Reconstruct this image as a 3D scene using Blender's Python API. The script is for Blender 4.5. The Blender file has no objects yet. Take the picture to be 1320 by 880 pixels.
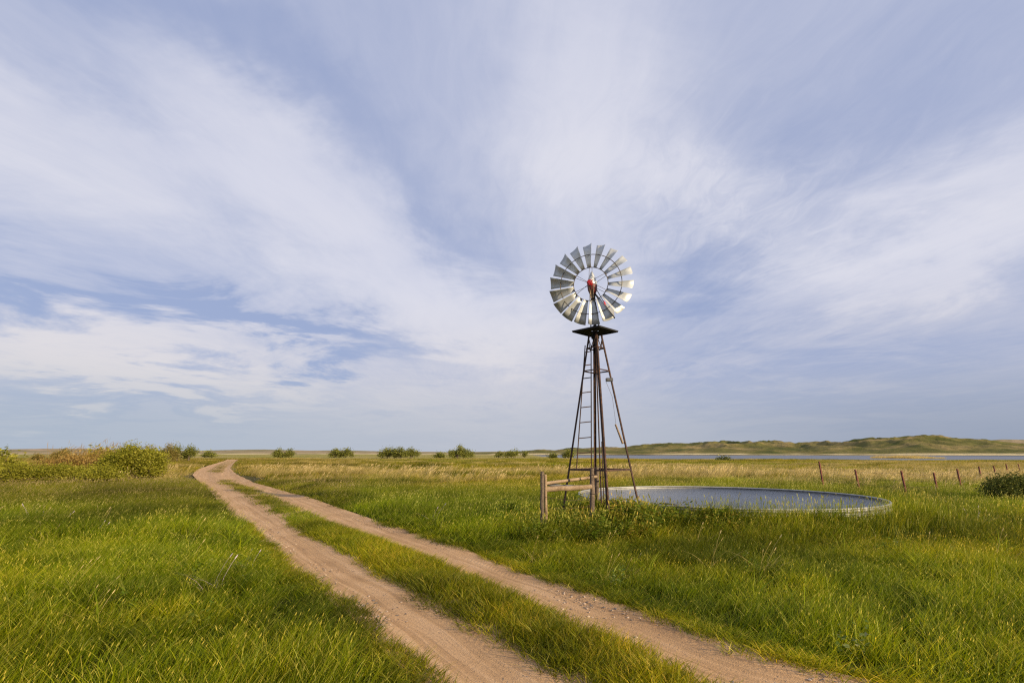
import bpy, math, random
import numpy as np
from mathutils import Vector, Matrix

SC = bpy.context.scene
COL = SC.collection
rng = np.random.default_rng(11)
random.seed(5)

# ------------------------------------------------------------------ camera
EYE = 1.65
PITCH = math.atan(144 / 660)          # horizon a little below the middle
FPX = 660.0
cam_d = bpy.data.cameras.new('camera')
cam = bpy.data.objects.new('camera', cam_d)
COL.objects.link(cam)
cam_d.sensor_width = 36; cam_d.lens = 18
cam_d.clip_start = 0.05; cam_d.clip_end = 60000
cam.location = (0, 0, EYE)
cam.rotation_euler = (math.pi / 2 + PITCH, 0, 0)
SC.camera = cam

def ray(px, py):
    """direction from the standpoint through a spot of the 1320x880 survey photo"""
    a = (px - 660) / FPX; b = (440 - py) / FPX
    c, s = math.cos(PITCH), math.sin(PITCH)
    return Vector((a, c - b * s, s + b * c))
def on_level(px, py, z=0.0):
    r = ray(px, py); t = (z - EYE) / r.z
    return Vector((r.x * t, r.y * t, z))
def at_depth(px, py, y):
    r = ray(px, py); t = y / r.y
    return Vector((r.x * t, y, EYE + r.z * t))

# ------------------------------------------------------------------ light
SUN_EL, SUN_AZ = math.radians(19), math.radians(130)     # azimuth clockwise from straight ahead (+Y)
sd = Vector((math.cos(SUN_EL) * math.sin(SUN_AZ), math.cos(SUN_EL) * math.cos(SUN_AZ), math.sin(SUN_EL)))
sun_d = bpy.data.lights.new('sun', 'SUN'); sun_d.energy = 5.0; sun_d.angle = math.radians(0.6)
sun_d.color = (1.0, 0.80, 0.52)
sun = bpy.data.objects.new('sun', sun_d); COL.objects.link(sun)
sun.rotation_euler = sd.to_track_quat('Z', 'Y').to_euler()
sun.location = (30, -12, 20)

SC.view_settings.view_transform = 'Standard'; SC.view_settings.look = 'None'
SC.view_settings.exposure = 0.35; SC.view_settings.gamma = 1
SC.render.engine = 'CYCLES'
SC.cycles.max_bounces = 6; SC.cycles.transparent_max_bounces = 8
SC.cycles.diffuse_bounces = 3; SC.cycles.glossy_bounces = 3; SC.cycles.transmission_bounces = 4
SC.cycles.use_denoising = False
SC.cycles.pixel_filter_type = 'BLACKMAN_HARRIS'; SC.cycles.filter_width = 1.25
SC.cycles.use_adaptive_sampling = True; SC.cycles.adaptive_threshold = 0.006

# ------------------------------------------------------------------ node helper
class NT:
    def __init__(s, tree): s.t = tree; s.n = tree.nodes; s.l = tree.links
    def new(s, typ, **kw):
        nd = s.n.new(typ)
        for k, v in kw.items():
            setattr(nd, k, v)
        return nd
    def put(s, sock, v):
        if isinstance(v, bpy.types.NodeSocket): s.l.new(v, sock)
        elif v is not None: sock.default_value = v
    def m(s, op, a=None, b=None, c=None, clamp=False):
        nd = s.new('ShaderNodeMath', operation=op, use_clamp=clamp)
        for i, v in enumerate((a, b, c)):
            if v is not None: s.put(nd.inputs[i], v)
        return nd.outputs[0]
    def v(s, op, a=None, b=None, scale=None):
        nd = s.new('ShaderNodeVectorMath', operation=op)
        if a is not None: s.put(nd.inputs[0], a)
        if b is not None: s.put(nd.inputs[1], b)
        if scale is not None: s.put(nd.inputs['Scale'], scale)
        return nd.outputs['Value'] if op in ('DOT_PRODUCT', 'LENGTH', 'DISTANCE') else nd.outputs[0]
    def xyz(s, v):
        nd = s.new('ShaderNodeSeparateXYZ'); s.put(nd.inputs[0], v); return nd.outputs
    def comb(s, x=0., y=0., z=0.):
        nd = s.new('ShaderNodeCombineXYZ')
        for i, q in enumerate((x, y, z)): s.put(nd.inputs[i], q)
        return nd.outputs[0]
    def noise(s, vec, scale, detail=4., rough=.55, dist=0., out=0, lac=2.0):
        nd = s.new('ShaderNodeTexNoise')
        s.put(nd.inputs['Vector'], vec); nd.inputs['Scale'].default_value = scale
        nd.inputs['Detail'].default_value = detail; nd.inputs['Roughness'].default_value = rough
        nd.inputs['Distortion'].default_value = dist; nd.inputs['Lacunarity'].default_value = lac
        return nd.outputs[out]
    def voro(s, vec, scale, feature='F1', out=0, rand=1.):
        nd = s.new('ShaderNodeTexVoronoi', feature=feature)
        s.put(nd.inputs['Vector'], vec); nd.inputs['Scale'].default_value = scale
        nd.inputs['Randomness'].default_value = rand
        return nd.outputs[out]
    def ramp(s, f, stops, interp='LINEAR'):
        nd = s.new('ShaderNodeValToRGB'); s.put(nd.inputs[0], f)
        cr = nd.color_ramp; cr.interpolation = interp
        while len(cr.elements) < len(stops): cr.elements.new(.5)
        for e, (p, c) in zip(cr.elements, stops):
            e.position = p
            e.color = (c, c, c, 1) if not hasattr(c, '__len__') else (*c, 1)
        return nd.outputs[0]
    def mix(s, f, a, b, blend='MIX'):
        nd = s.new('ShaderNodeMix', data_type='RGBA', blend_type=blend)
        s.put(nd.inputs[0], f)
        for sk, q in ((nd.inputs[6], a), (nd.inputs[7], b)):
            if isinstance(q, tuple) and len(q) == 3: q = (*q, 1)
            s.put(sk, q)
        return nd.outputs[2]
    def sstep(s, x, lo, hi):
        nd = s.new('ShaderNodeMapRange', interpolation_type='SMOOTHSTEP')
        s.put(nd.inputs[0], x); nd.inputs[1].default_value = lo; nd.inputs[2].default_value = hi
        nd.inputs[3].default_value = 0; nd.inputs[4].default_value = 1
        return nd.outputs[0]
    def bump(s, h, strength=.5, dist=.02):
        nd = s.new('ShaderNodeBump'); s.put(nd.inputs['Height'], h)
        nd.inputs['Strength'].default_value = strength; nd.inputs['Distance'].default_value = dist
        return nd.outputs[0]

# ------------------------------------------------------------------ sky
world = bpy.data.worlds.new('World'); SC.world = world; world.use_nodes = True
W = NT(world.node_tree); W.n.clear()
gen = W.new('ShaderNodeTexCoord').outputs['Generated']
dn = W.v('NORMALIZE', gen)
sky = W.new('ShaderNodeTexSky', sky_type='NISHITA', sun_disc=False)
sky.sun_elevation = SUN_EL; sky.sun_rotation = SUN_AZ
sky.air_density = 1.0; sky.dust_density = 1.2; sky.ozone_density = 2.0
# stretch noise along the wind so the cirrus streams away from the viewer
x, y, z = W.xyz(dn)
zc = W.m('ADD', W.m('MAXIMUM', z, 0.0), 0.10)
pu = W.m('DIVIDE', x, zc); pv = W.m('DIVIDE', y, zc)
P = W.comb(pu, pv, 0.)
wn = W.noise(P, .9, 3., .5, out=1)
warp = W.v('SCALE', W.v('SUBTRACT', wn, (.5, .5, .5)), scale=.55)
wx, wy, wz = W.xyz(warp)
Pw = W.comb(W.m('ADD', pu, wx), W.m('ADD', pv, wy), 0.)
rot = 0.
px_, py_, _ = W.xyz(Pw)
along = py_
cross = W.m('MULTIPLY', px_, W.m('EXPONENT', W.m('MULTIPLY', py_, .15)))      # the streets of cirrus draw together far off
streak = W.noise(W.comb(W.m('MULTIPLY', cross, 2.2), W.m('MULTIPLY', along, .85), 3.), 1.25, 9., .58, .55)
fine = W.noise(W.comb(W.m('MULTIPLY', cross, 3.6), W.m('MULTIPLY', along, 1.6), 9.), 3.2, 8., .66, .9)
broad = W.noise(Pw, .55, 3., .5)
# warped direction so that the big masses keep ragged outlines
dw = W.v('ADD', dn, W.v('SCALE', W.v('SUBTRACT', W.noise(P, 1.1, 6., .62, .4, out=1), (.5, .5, .5)), scale=.42))
def mass(px, py, r1, r2, ang, w):
    c = ray(px, py).normalized()
    a = math.radians(ang)
    e1 = ray(px + 10 * math.cos(a), py + 10 * math.sin(a)).normalized() - c
    e2 = ray(px - 10 * math.sin(a), py + 10 * math.cos(a)).normalized() - c
    t1 = e1 / (e1.length ** 2) * 10 / r1; t2 = e2 / (e2.length ** 2) * 10 / r2
    q1 = W.m('SUBTRACT', W.v('DOT_PRODUCT', dw, tuple(t1)), c.dot(t1))
    q2 = W.m('SUBTRACT', W.v('DOT_PRODUCT', dw, tuple(t2)), c.dot(t2))
    r = W.m('ADD', W.m('MULTIPLY', q1, q1), W.m('MULTIPLY', q2, q2))
    return W.m('MULTIPLY', W.m('EXPONENT', W.m('MULTIPLY', r, -1.)), w)
MASSES = [
 # px, py, half length, half width, tilt, weight
 (200, 190, 330, 80, 16, .42), (330, 130, 180, 50, 35, .30), (470, 330, 220, 85, 38, .40), (40, 240, 200, 60, 8, .22),
 (770, 90, 170, 110, 75, .55), (720, 240, 150, 60, 60, .25), (860, 235, 110, 55, 30, .40),
 (1230, 290, 330, 75, -24, .50), (1060, 360, 220, 45, -22, .22),
 (120, 450, 330, 36, 11, .80), (520, 530, 170, 32, 4, .28), (650, 420, 150, 75, 20, .45),
 (60, 480, 200, 12, 7, .25),
 (350, 420, 210, 26, 13, -.85), (120, 375, 260, 16, 9, -.30), (900, 400, 120, 42, -15, -.60), (620, 60, 90, 60, 70, -.05),
 (230, 0, 300, 50, 12, -.42), (30, 30, 140, 60, 20, -.25), (420, 100, 150, 34, 52, -.02), (520, 215, 130, 34, 52, -.15), (600, 290, 90, 30, 40, -.22),
 (1030, 150, 170, 95, 30, -.15), (1250, 60, 200, 120, 10, -.16), (1010, 500, 260, 38, -4, -.28), (150, 530, 320, 22, 2, -.30),
]
acc = None
for mm in MASSES:
    q = mass(*mm); acc = q if acc is None else W.m('ADD', acc, q)
cov = W.m('ADD', acc, .27)
cov = W.m('ADD', cov, W.m('MULTIPLY', W.m('SUBTRACT', streak, .5), W.m('ADD', .26, W.m('MULTIPLY', W.sstep(z, .04, .34), .34))))
cov = W.m('ADD', cov, W.m('MULTIPLY', W.m('SUBTRACT', fine, .5), W.m('ADD', .22, mass(890, 270, 190, 120, 30, .75))))
cov = W.m('ADD', cov, W.m('MULTIPLY', W.m('SUBTRACT', broad, .5), .35))
cov = W.m('ADD', .07, W.m('MULTIPLY', W.sstep(cov, -.32, 1.06), .91))
# everything thins into even grey-blue air just above the horizon
low = W.sstep(z, .165, .01)
blue = W.mix(.74, W.v('SCALE', sky.outputs[0], scale=.62), (3.65, 4.5, 7.25))
white = W.mix(W.sstep(broad, .35, .7), (6.8, 6.95, 8.1), (7.6, 7.6, 8.35))
white = W.mix(W.sstep(z, .32, .08), white, (7.5, 7.2, 7.35))
skyc = W.mix(cov, blue, white)
air = W.mix(W.sstep(W.m('ABSOLUTE', W.m('SUBTRACT', x, .02)), .0, .75), (4.9, 5.25, 6.0), W.mix(W.sstep(x, -.4, .6), (4.2, 4.9, 5.8), (2.9, 3.45, 4.5)))
skyc = W.mix(W.m('MULTIPLY', low, .85), skyc, air)
bg = W.new('ShaderNodeBackground'); W.put(bg.inputs[0], skyc); bg.inputs[1].default_value = .0785
out = W.new('ShaderNodeOutputWorld'); W.l.new(bg.outputs[0], out.inputs[0])
world.cycles.sampling_method = 'MANUAL'; world.cycles.sample_map_resolution = 512

# ------------------------------------------------------------------ bookkeeping
def tag(o, label=None, cat=None, group=None, kind=None):
    if label: o['label'] = label
    if cat: o['category'] = cat
    if group: o['group'] = group
    if kind: o['kind'] = kind
    return o
def empty(name, loc=(0, 0, 0)):
    o = bpy.data.objects.new(name, None); COL.objects.link(o); o.location = loc
    o.empty_display_size = .2
    return o
def link_mesh(name, me, mat=None, parent=None, loc=None):
    o = bpy.data.objects.new(name, me); COL.objects.link(o)
    if mat is not None and not me.materials: me.materials.append(mat)
    if parent is not None: o.parent = parent
    if loc is not None: o.location = loc
    return o

class MB:
    """gathers shapes into one mesh"""
    def __init__(s): s.v = []; s.f = []; s.sm = []
    def add(s, vs, fs, smooth=False):
        b = len(s.v); s.v += [tuple(v) for v in vs]
        for f in fs: s.f.append(tuple(i + b for i in f)); s.sm.append(smooth)
    def box(s, c, size, M=None):
        c = Vector(c); hx, hy, hz = (q / 2 for q in size)
        vs = [Vector((i * hx, j * hy, k * hz)) for i in (-1, 1) for j in (-1, 1) for k in (-1, 1)]
        if M: vs = [M @ v for v in vs]
        s.add([c + v for v in vs], [(0, 1, 3, 2), (4, 6, 7, 5), (0, 4, 5, 1), (2, 3, 7, 6), (0, 2, 6, 4), (1, 5, 7, 3)])
    def tube(s, pts, rad, n=8, cap=True, wob=0., seed=0):
        pts = [Vector(p) for p in pts]; r = rad if hasattr(rad, '__len__') else [rad] * len(pts)
        rn = random.Random(seed); ph = [1 + rn.uniform(-wob, wob) for _ in range(n)]
        vs = []; fs = []; up = None
        for i, p in enumerate(pts):
            t = (pts[min(i + 1, len(pts) - 1)] - pts[max(i - 1, 0)]).normalized()
            if up is None:
                up = Vector((0, 0, 1)) if abs(t.z) < .9 else Vector((1, 0, 0))
            a = t.cross(up).normalized(); b = a.cross(t).normalized(); up = b
            for k in range(n):
                q = 2 * math.pi * k / n
                rr = r[i] * ph[k] * (1 + rn.uniform(-wob, wob) * .5)
                vs.append(p + a * math.cos(q) * rr + b * math.sin(q) * rr)
        for i in range(len(pts) - 1):
            for k in range(n):
                fs.append((i * n + k, i * n + (k + 1) % n, (i + 1) * n + (k + 1) % n, (i + 1) * n + k))
        s.add(vs, fs, True)
        if cap:
            s.add(vs[:n], [tuple(range(n))[::-1]]); s.add(vs[-n:], [tuple(range(n))])
    def angle(s, p, q, w, t, out):
        """L-section steel from p to q; 'out' points to the corner of the L"""
        p, q, out = Vector(p), Vector(q), Vector(out)
        d = (q - p).normalized(); out = (out - d * out.dot(d)).normalized(); sd_ = d.cross(out)
        a = (-out + sd_).normalized(); b = (-out - sd_).normalized()
        prof = [Vector((0, 0, 0)), a * w, a * w + b * t, a * t + b * t, b * w + a * t, b * w]
        vs = [p + k for k in prof] + [q + k for k in prof]
        s.add(vs, [(i, (i + 1) % 6, 6 + (i + 1) % 6, 6 + i) for i in range(6)] + [(0, 3, 2, 1), (0, 5, 4, 3), (6, 7, 8, 9), (6, 9, 10, 11)])
    def mesh(s, name):
        me = bpy.data.meshes.new(name); me.from_pydata(s.v, [], s.f)
        me.polygons.foreach_set('use_smooth', s.sm); me.update()
        return me
    def build(s, name, mat=None, parent=None, loc=None):
        me = s.mesh(name); me.validate()
        return link_mesh(name, me, mat, parent, loc)

def np_mesh(name, V, F, smooth=False):
    """V (n,3); F (m,k) with k 3 or 4"""
    me = bpy.data.meshes.new(name); V = np.asarray(V, np.float32); F = np.asarray(F, np.int32)
    me.vertices.add(len(V)); me.vertices.foreach_set('co', V.ravel())
    k = F.shape[1]
    me.loops.add(F.size); me.loops.foreach_set('vertex_index', F.ravel())
    me.polygons.add(len(F)); me.polygons.foreach_set('loop_start', np.arange(0, F.size, k, dtype=np.int32))
    if smooth: me.polygons.foreach_set('use_smooth', np.ones(len(F), bool))
    me.update(calc_edges=True); return me
def col_attr(me, name, C):
    a = me.attributes.new(name, 'FLOAT_COLOR', 'POINT')
    C = np.asarray(C, np.float32)
    if C.shape[1] == 3: C = np.concatenate([C, np.ones((len(C), 1), np.float32)], 1)
    a.data.foreach_set('color', C.ravel())

# ------------------------------------------------------------------ numpy value noise
_tab = np.random.default_rng(3).random((256, 256))
def vnoise(x, y):
    xi = np.floor(x).astype(int); yi = np.floor(y).astype(int); fx = x - xi; fy = y - yi
    fx = fx * fx * (3 - 2 * fx); fy = fy * fy * (3 - 2 * fy)
    T = lambda a, b: _tab[a & 255, b & 255]
    return (T(xi, yi) * (1 - fx) + T(xi + 1, yi) * fx) * (1 - fy) + (T(xi, yi + 1) * (1 - fx) + T(xi + 1, yi + 1) * fx) * fy
def fbm(x, y, o=4, g=.5):
    s = 0; a = 1; t = 0
    for i in range(o):
        s = s + a * vnoise(x + 17.3 * i, y - 9.1 * i); t += a; a *= g; x = x * 2.03; y = y * 2.03
    return s / t
def sst(x, a, b):
    t = np.clip((x - a) / (b - a), 0, 1); return t * t * (3 - 2 * t)

# ------------------------------------------------------------------ the two-track road (edges by distance ahead)
def edge(pts):
    P_ = sorted(((on_level(*p).y, on_level(*p).x) for p in pts))
    return np.array([p[0] for p in P_]), np.array([p[1] for p in P_])
E_L0 = edge([(552, 880), (490, 817), (443, 777), (380, 733), (336, 694), (312, 672), (295, 655), (274, 634), (256, 620), (249.7, 613), (255, 606.5), (268, 601.5), (290.6, 595.3), (296, 592)])
E_L1 = edge([(713, 873), (680, 853), (613, 810), (547, 777), (490, 743), (430, 706.7), (387.6, 684), (358.8, 665.8), (334.5, 650.6), (308.8, 635.5), (288, 626), (276, 617), (271, 608), (279, 603), (284, 600.5), (292, 596.5), (297, 594), (299, 592)])
E_R0 = edge([(905, 880), (820, 833), (740, 803), (663, 767), (563, 723), (463, 687), (427, 676), (396.7, 661), (355.8, 643), (327, 630), (300, 622.5), (284, 614), (284.5, 606), (287.5, 603), (291, 600), (298.5, 596), (301, 594), (302, 592)])
E_R1 = edge([(1113, 878), (1030, 860), (957, 837), (880, 807), (820, 787), (747, 763), (663, 733), (580, 703), (497, 677), (430, 653.6), (389, 640), (351, 630), (324, 622.6), (303, 612.7), (295, 604), (302, 596.5), (307, 593.3), (308, 592)])
ROAD_END = 126.
def ex(E, y):
    Y, X = E
    r = np.interp(y, Y, X)
    k = (np.interp(5.6, Y, X) - X[0]) / (5.6 - Y[0])
    return np.where(y < Y[0], X[0] + k * (y - Y[0]), r)
def road_t(x, y):
    """signed distances used for masks: >0 inside left rut / right rut / whole road"""
    l0, l1, r0, r1 = (ex(E, y) for E in (E_L0, E_L1, E_R0, E_R1))
    sl = 1.0
    dl = np.minimum(x - l0, l1 - x); dr = np.minimum(x - r0, r1 - x); dw_ = np.minimum(x - l0, r1 - x)
    # the road runs obliquely: true distance across is shorter than the sideways one
    cosd = np.where(y < 40, .62, .9)
    return dl * cosd, dr * cosd, dw_ * cosd

# ------------------------------------------------------------------ ground shape
LAKE_Z = -.38
def shore_near(x): return 138 - .08 * x + 60 * sst(-x, -60, 20) + 8 * np.sin(x * .045) + 5 * np.sin(x * .11 + 1)
def gz(x, y):
    x = np.asarray(x, float); y = np.asarray(y, float)
    d = np.hypot(x, y)
    z = (fbm(x * .35 + 5, y * .35, 3) - .5) * .16 + (fbm(x * .06 + 40, y * .06, 2) - .5) * .30 * sst(d, 12, 60)
    dl, dr, dw_ = road_t(x, y)
    on = (y < ROAD_END + 10)
    w = np.where(on, sst(dw_, -.5, .3), 0)
    z = z * (1 - .85 * w)
    rut = np.where(on, np.maximum(sst(dl, -.05, .30), sst(dr, -.05, .30)), 0)
    z = z - .045 * rut * (d < 200) - .02 * w
    lk = sst(y - shore_near(x), -12, 14) * sst(x, -5, 60) * (1 - sst(y, 570, 600))
    z = z * (1 - lk) - 1.1 * lk
    a = np.arctan2(y - 15.62, x - 5.99); rr_ = np.hypot(x - 5.99, y - 15.62)
    z = z + .185 * np.exp(-((rr_ - 4.5) / .55) ** 2) * sst(x, 3.4, 4.6) * sst(16.5 - y, 0, 2)      # soil banked against the stock tank
    return z
def gz1(x, y): return float(gz(np.array([x]), np.array([y]))[0])

def sinh_axis(lo, hi, n, near):
    a, b = math.asinh(lo / near), math.asinh(hi / near)
    return np.sinh(np.linspace(a, b, n)) * near
xs = sinh_axis(-9000, 9000, 420, 3.2); ys = sinh_axis(-60, 12000, 460, 2.6)
GX, GY = np.meshgrid(xs, ys); GZ = gz(GX, GY)
n1, n2 = GX.shape
idx = np.arange(n1 * n2).reshape(n1, n2)
F = np.stack([idx[:-1, :-1], idx[:-1, 1:], idx[1:, 1:], idx[1:, :-1]], -1).reshape(-1, 4)
g_me = np_mesh('ground', np.stack([GX, GY, GZ], -1).reshape(-1, 3), F, True)

def mat(name):
    m = bpy.data.materials.new(name); m.use_nodes = True; t = NT(m.node_tree); t.n.clear()
    o = t.new('ShaderNodeOutputMaterial'); return m, t, o
def principled(t, o, col, rough=.7, metal=0., normal=None, spec=None):
    b = t.new('ShaderNodeBsdfPrincipled')
    if isinstance(col, tuple) and len(col) == 3: col = (*col, 1)
    t.put(b.inputs['Base Color'], col); t.put(b.inputs['Roughness'], rough); t.put(b.inputs['Metallic'], metal)
    if spec is not None: b.inputs['Specular IOR Level'].default_value = spec
    if normal is not None: t.l.new(normal, b.inputs['Normal'])
    t.l.new(b.outputs[0], o.inputs[0]); return b

# meadow soil, thatch and, far off, the colour of the sward itself
m_ground, t, o = mat('meadow_ground')
pos = t.new('ShaderNodeNewGeometry').outputs['Position']
gx, gy, gzz = t.xyz(pos)
dist = t.v('LENGTH', pos)
n_f = t.noise(pos, 9., 6., .65); n_m = t.noise(pos, .7, 5., .6)
bands = t.noise(t.comb(t.m('MULTIPLY', gx, .022), t.m('MULTIPLY', gy, .05), 0.), 1., 6., .62, .6)
near_c = t.ramp(n_f, [(.3, (.020, .020, .008)), (.6, (.060, .060, .018)), (.8, (.14, .115, .050))])
far_c = t.ramp(bands, [(.30, (.17, .19, .015)), (.45, (.26, .245, .035)), (.56, (.40, .31, .12)), (.70, (.46, .32, .15))])
far_c = t.mix(t.m('MULTIPLY', t.sstep(n_m, .35, .7), .35), far_c, (.11, .13, .025))
gcol = t.mix(t.sstep(dist, 25., 90.), near_c, far_c)
principled(t, o, gcol, .95, 0., t.bump(t.m('ADD', n_f, t.noise(pos, .9, 8., .7)), .9, .25), .1)
tag(link_mesh('ground', g_me, m_ground), kind='structure')

# ------------------------------------------------------------------ dirt road
rows = []
yv = np.concatenate([np.arange(-1.5, 12, .06), np.arange(12, 40, .2), np.arange(40, ROAD_END, .8)])
NT_ = 72
V = []; UV = []
cum = 0.; prev = None
for yy in yv:
    a, b = float(ex(E_L0, yy)), float(ex(E_R1, yy))
    wv = .10 * (float(fbm(np.array([yy * 1.3]), np.array([3.])) [0]) - .5) * min(1, 60 / max(yy, 1))
    a -= .12 - wv; b += .12 + wv
    xr = np.linspace(a, b, NT_)
    mid = (a + b) / 2
    if prev is not None: cum += math.hypot(mid - prev[0], yy - prev[1])
    prev = (mid, yy)
    zz = gz(xr, np.full(NT_, yy)) + .022 + .0022 * max(0, yy - 12)
    # soft tyre ridges in the sand
    V.append(np.stack([xr, np.full(NT_, yy), zz], -1))
    UV.append(np.stack([np.linspace(0, 1, NT_), np.full(NT_, cum)], -1))
V = np.array(V); UV = np.array(UV); r1_, r2_ = V.shape[:2]
idx = np.arange(r1_ * r2_).reshape(r1_, r2_)
F = np.stack([idx[:-1, :-1], idx[:-1, 1:], idx[1:, 1:], idx[1:, :-1]], -1).reshape(-1, 4)
r_me = np_mesh('dirt_track', V.reshape(-1, 3), F, True)
a_ = r_me.attributes.new('track', 'FLOAT_VECTOR', 'POINT')
a_.data.foreach_set('vector', np.concatenate([UV.reshape(-1, 2), np.zeros((r1_ * r2_, 1))], 1).astype(np.float32).ravel())
m_dirt, t, o = mat('packed_sandy_dirt')
pos = t.new('ShaderNodeNewGeometry').outputs['Position']
at_n = t.new('ShaderNodeAttribute', attribute_name='track'); tu, tv, _ = t.xyz(at_n.outputs['Vector'])
lanes = t.noise(t.comb(t.m('MULTIPLY', tu, 30.), t.m('MULTIPLY', tv, .28), 0.), 1., 5., .6, .5)
big = t.noise(pos, 1.1, 5., .6); grit = t.noise(pos, 60., 4., .7); peb = t.voro(pos, 34.); peb2 = t.voro(pos, 80.)
c = t.ramp(t.m('ADD', t.m('MULTIPLY', lanes, .65), t.m('MULTIPLY', big, .35)), [(.34, (.36, .215, .105)), (.50, (.52, .325, .165)), (.64, (.64, .42, .235))])
c = t.mix(t.m('MULTIPLY', t.sstep(grit, .44, .66), .45), c, (.30, .19, .115))
rnd = t.voro(pos, 34., out=1)
stone = t.m('MULTIPLY', t.sstep(peb, .30, .16), t.sstep(t.xyz(rnd)[0], .62, .70))
c = t.mix(t.m('MULTIPLY', stone, t.sstep(big, .42, .6)), c, t.mix(t.xyz(rnd)[1], (.10, .088, .085), (.50, .40, .32)))
# tread blocks pressed in the right-hand wheel line
tread = t.m('MULTIPLY', t.m('SINE', t.m('ADD', t.m('MULTIPLY', tv, 62.), t.m('MULTIPLY', t.m('ABSOLUTE', t.m('SUBTRACT', tu, .92)), 260.))), 1.)
tmask = t.m('MULTIPLY', t.sstep(t.m('ABSOLUTE', t.m('SUBTRACT', tu, .915)), .030, .012), t.sstep(t.noise(pos, .8, 2.), .42, .55))
tmask2 = t.m('MULTIPLY', t.sstep(t.m('ABSOLUTE', t.m('SUBTRACT', tu, .30)), .025, .010), t.sstep(t.noise(pos, .7, 2.), .48, .58))
h = t.m('ADD', t.m('MULTIPLY', lanes, .9), t.m('MULTIPLY', t.m('ADD', grit, t.noise(pos, 9., 6., .7)), .35))
h = t.m('ADD', h, t.m('MULTIPLY', stone, .25))
h = t.m('ADD', h, t.m('MULTIPLY', t.m('MULTIPLY', tread, t.m('ADD', tmask, tmask2)), .07))
h = t.m('ADD', h, t.m('MULTIPLY', t.sstep(peb2, .35, .1), .10))
principled(t, o, c, .95, 0., t.bump(h, .8, .035), .15)
tag(link_mesh('dirt_track', r_me, m_dirt), kind='structure')

# ------------------------------------------------------------------ lake
m_lake, t, o = mat('lake_water')
pos = t.new('ShaderNodeNewGeometry').outputs['Position']
wv = t.noise(t.v('MULTIPLY', pos, (1., .35, 1.)), .9, 5., .6)
principled(t, o, (.10, .11, .125), .42, 0., t.bump(wv, .9, .3), .5)
lk = MB(); lk.add([(-40, 95, LAKE_Z), (900, 50, LAKE_Z), (900, 640, LAKE_Z), (-40, 640, LAKE_Z)], [(0, 1, 2, 3)])
tag(lk.build('lake', m_lake), kind='structure')

# ------------------------------------------------------------------ hills
def hills(name, prof, R0, R1, lo, hi, n_a, n_r, amp, mat_, seed, base=0.):
    """prof: (photo x, photo y of the skyline); the dune shapes come from ridged noise"""
    az = []; el = []
    for px, py in prof:
        r = ray(px, py); az.append(math.atan2(r.x, r.y)); el.append(r.z / math.hypot(r.x, r.y))
    A = np.linspace(math.radians(lo), math.radians(hi), n_a); R = np.linspace(R0, R1, n_r)
    AA, RR = np.meshgrid(A, R)
    # the profile bows: fore-slope, crest, gentle rear
    s = (RR - R0) / (R1 - R0)
    X = RR * np.sin(AA); Y = RR * np.cos(AA)
    Hc = np.interp(AA, az, el) * (R0 + .62 * (R1 - R0)) + EYE
    k = 1 / amp[1]
    n = fbm(X * k + seed, Y * k, 5, .52); rid = 1 - np.abs(2 * fbm(X * k * 1.7 + seed * 2, Y * k * 1.2, 4) - 1) * 2.2
    crest = .40 + .60 * np.exp(-((s - .62) / .24) ** 2)
    Z = Hc * crest * (1 + amp[0] * (n - .62) + amp[0] * .55 * (rid - .72))
    Z = Z * sst(s, 0, .30) * (1 - sst(s, .9, 1)) + base * (1 - sst(s, 0, .1)) - .02
    k_ = np.interp(A, az, el) / np.maximum(((Z - EYE) / RR).max(0), 1e-4)
    k_ = np.clip(np.convolve(np.pad(k_, 4, 'edge'), np.ones(9) / 9, 'valid'), .4, 2.2)
    Z = (Z - EYE * sst(Z, 0, 3)) * k_[None, :] + EYE * sst(Z, 0, 3)
    idx = np.arange(n_r * n_a).reshape(n_r, n_a)
    F = np.stack([idx[:-1, :-1], idx[:-1, 1:], idx[1:, 1:], idx[1:, :-1]], -1).reshape(-1, 4)
    me = np_mesh(name, np.stack([X, Y, Z], -1).reshape(-1, 3), F, True)
    return tag(link_mesh(name, me, mat_), kind='structure')
def hill_mat(name, a, b, c, sc):
    m, t, o = mat(name)
    geo = t.new('ShaderNodeNewGeometry'); pos = geo.outputs['Position']
    n1 = t.noise(pos, sc, 8., .66, .4); n2 = t.noise(pos, sc * 9, 5., .7)
    col = t.ramp(n1, [(.38, a), (.5, b), (.62, c)])
    col = t.mix(t.m('MULTIPLY', t.sstep(n2, .48, .66), .45), col, tuple(q * .45 for q in a))
    _, _, pz = t.xyz(pos)
    col = t.mix(t.m('MULTIPLY', t.sstep(pz, 2.2, .8), t.sstep(t.noise(pos, .012, 3.), .40, .55)), col, (.56, .46, .26))
    principled(t, o, col, .95, 0., t.bump(t.m('ADD', n1, t.m('MULTIPLY', n2, .3)), 1., 4.), .05)
    return m
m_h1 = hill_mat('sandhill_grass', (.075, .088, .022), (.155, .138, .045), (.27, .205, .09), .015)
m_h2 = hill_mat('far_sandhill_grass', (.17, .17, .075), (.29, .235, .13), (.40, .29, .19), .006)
R_PROF = [(560, 584.5), (640, 583), (680, 580.6), (695, 578.8), (715, 580), (737, 576.5), (755, 577.5), (774, 575.5), (800, 576.5), (828, 572.5), (862, 570.4),
          (885, 571), (931, 567.6), (960, 569), (997, 567.2), (1025, 570.5), (1062, 568), (1083, 569.5), (1115, 564), (1148, 563.7), (1193, 560), (1209, 560.5),
          (1226, 563.5), (1246, 565), (1271, 566), (1295, 569), (1320, 572), (1400, 574), (1600, 570), (1900, 575)]
hills('sandhills', R_PROF, 585, 1000, -10, 66, 620, 90, (.62, 75.), m_h1, 4.)
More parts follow.
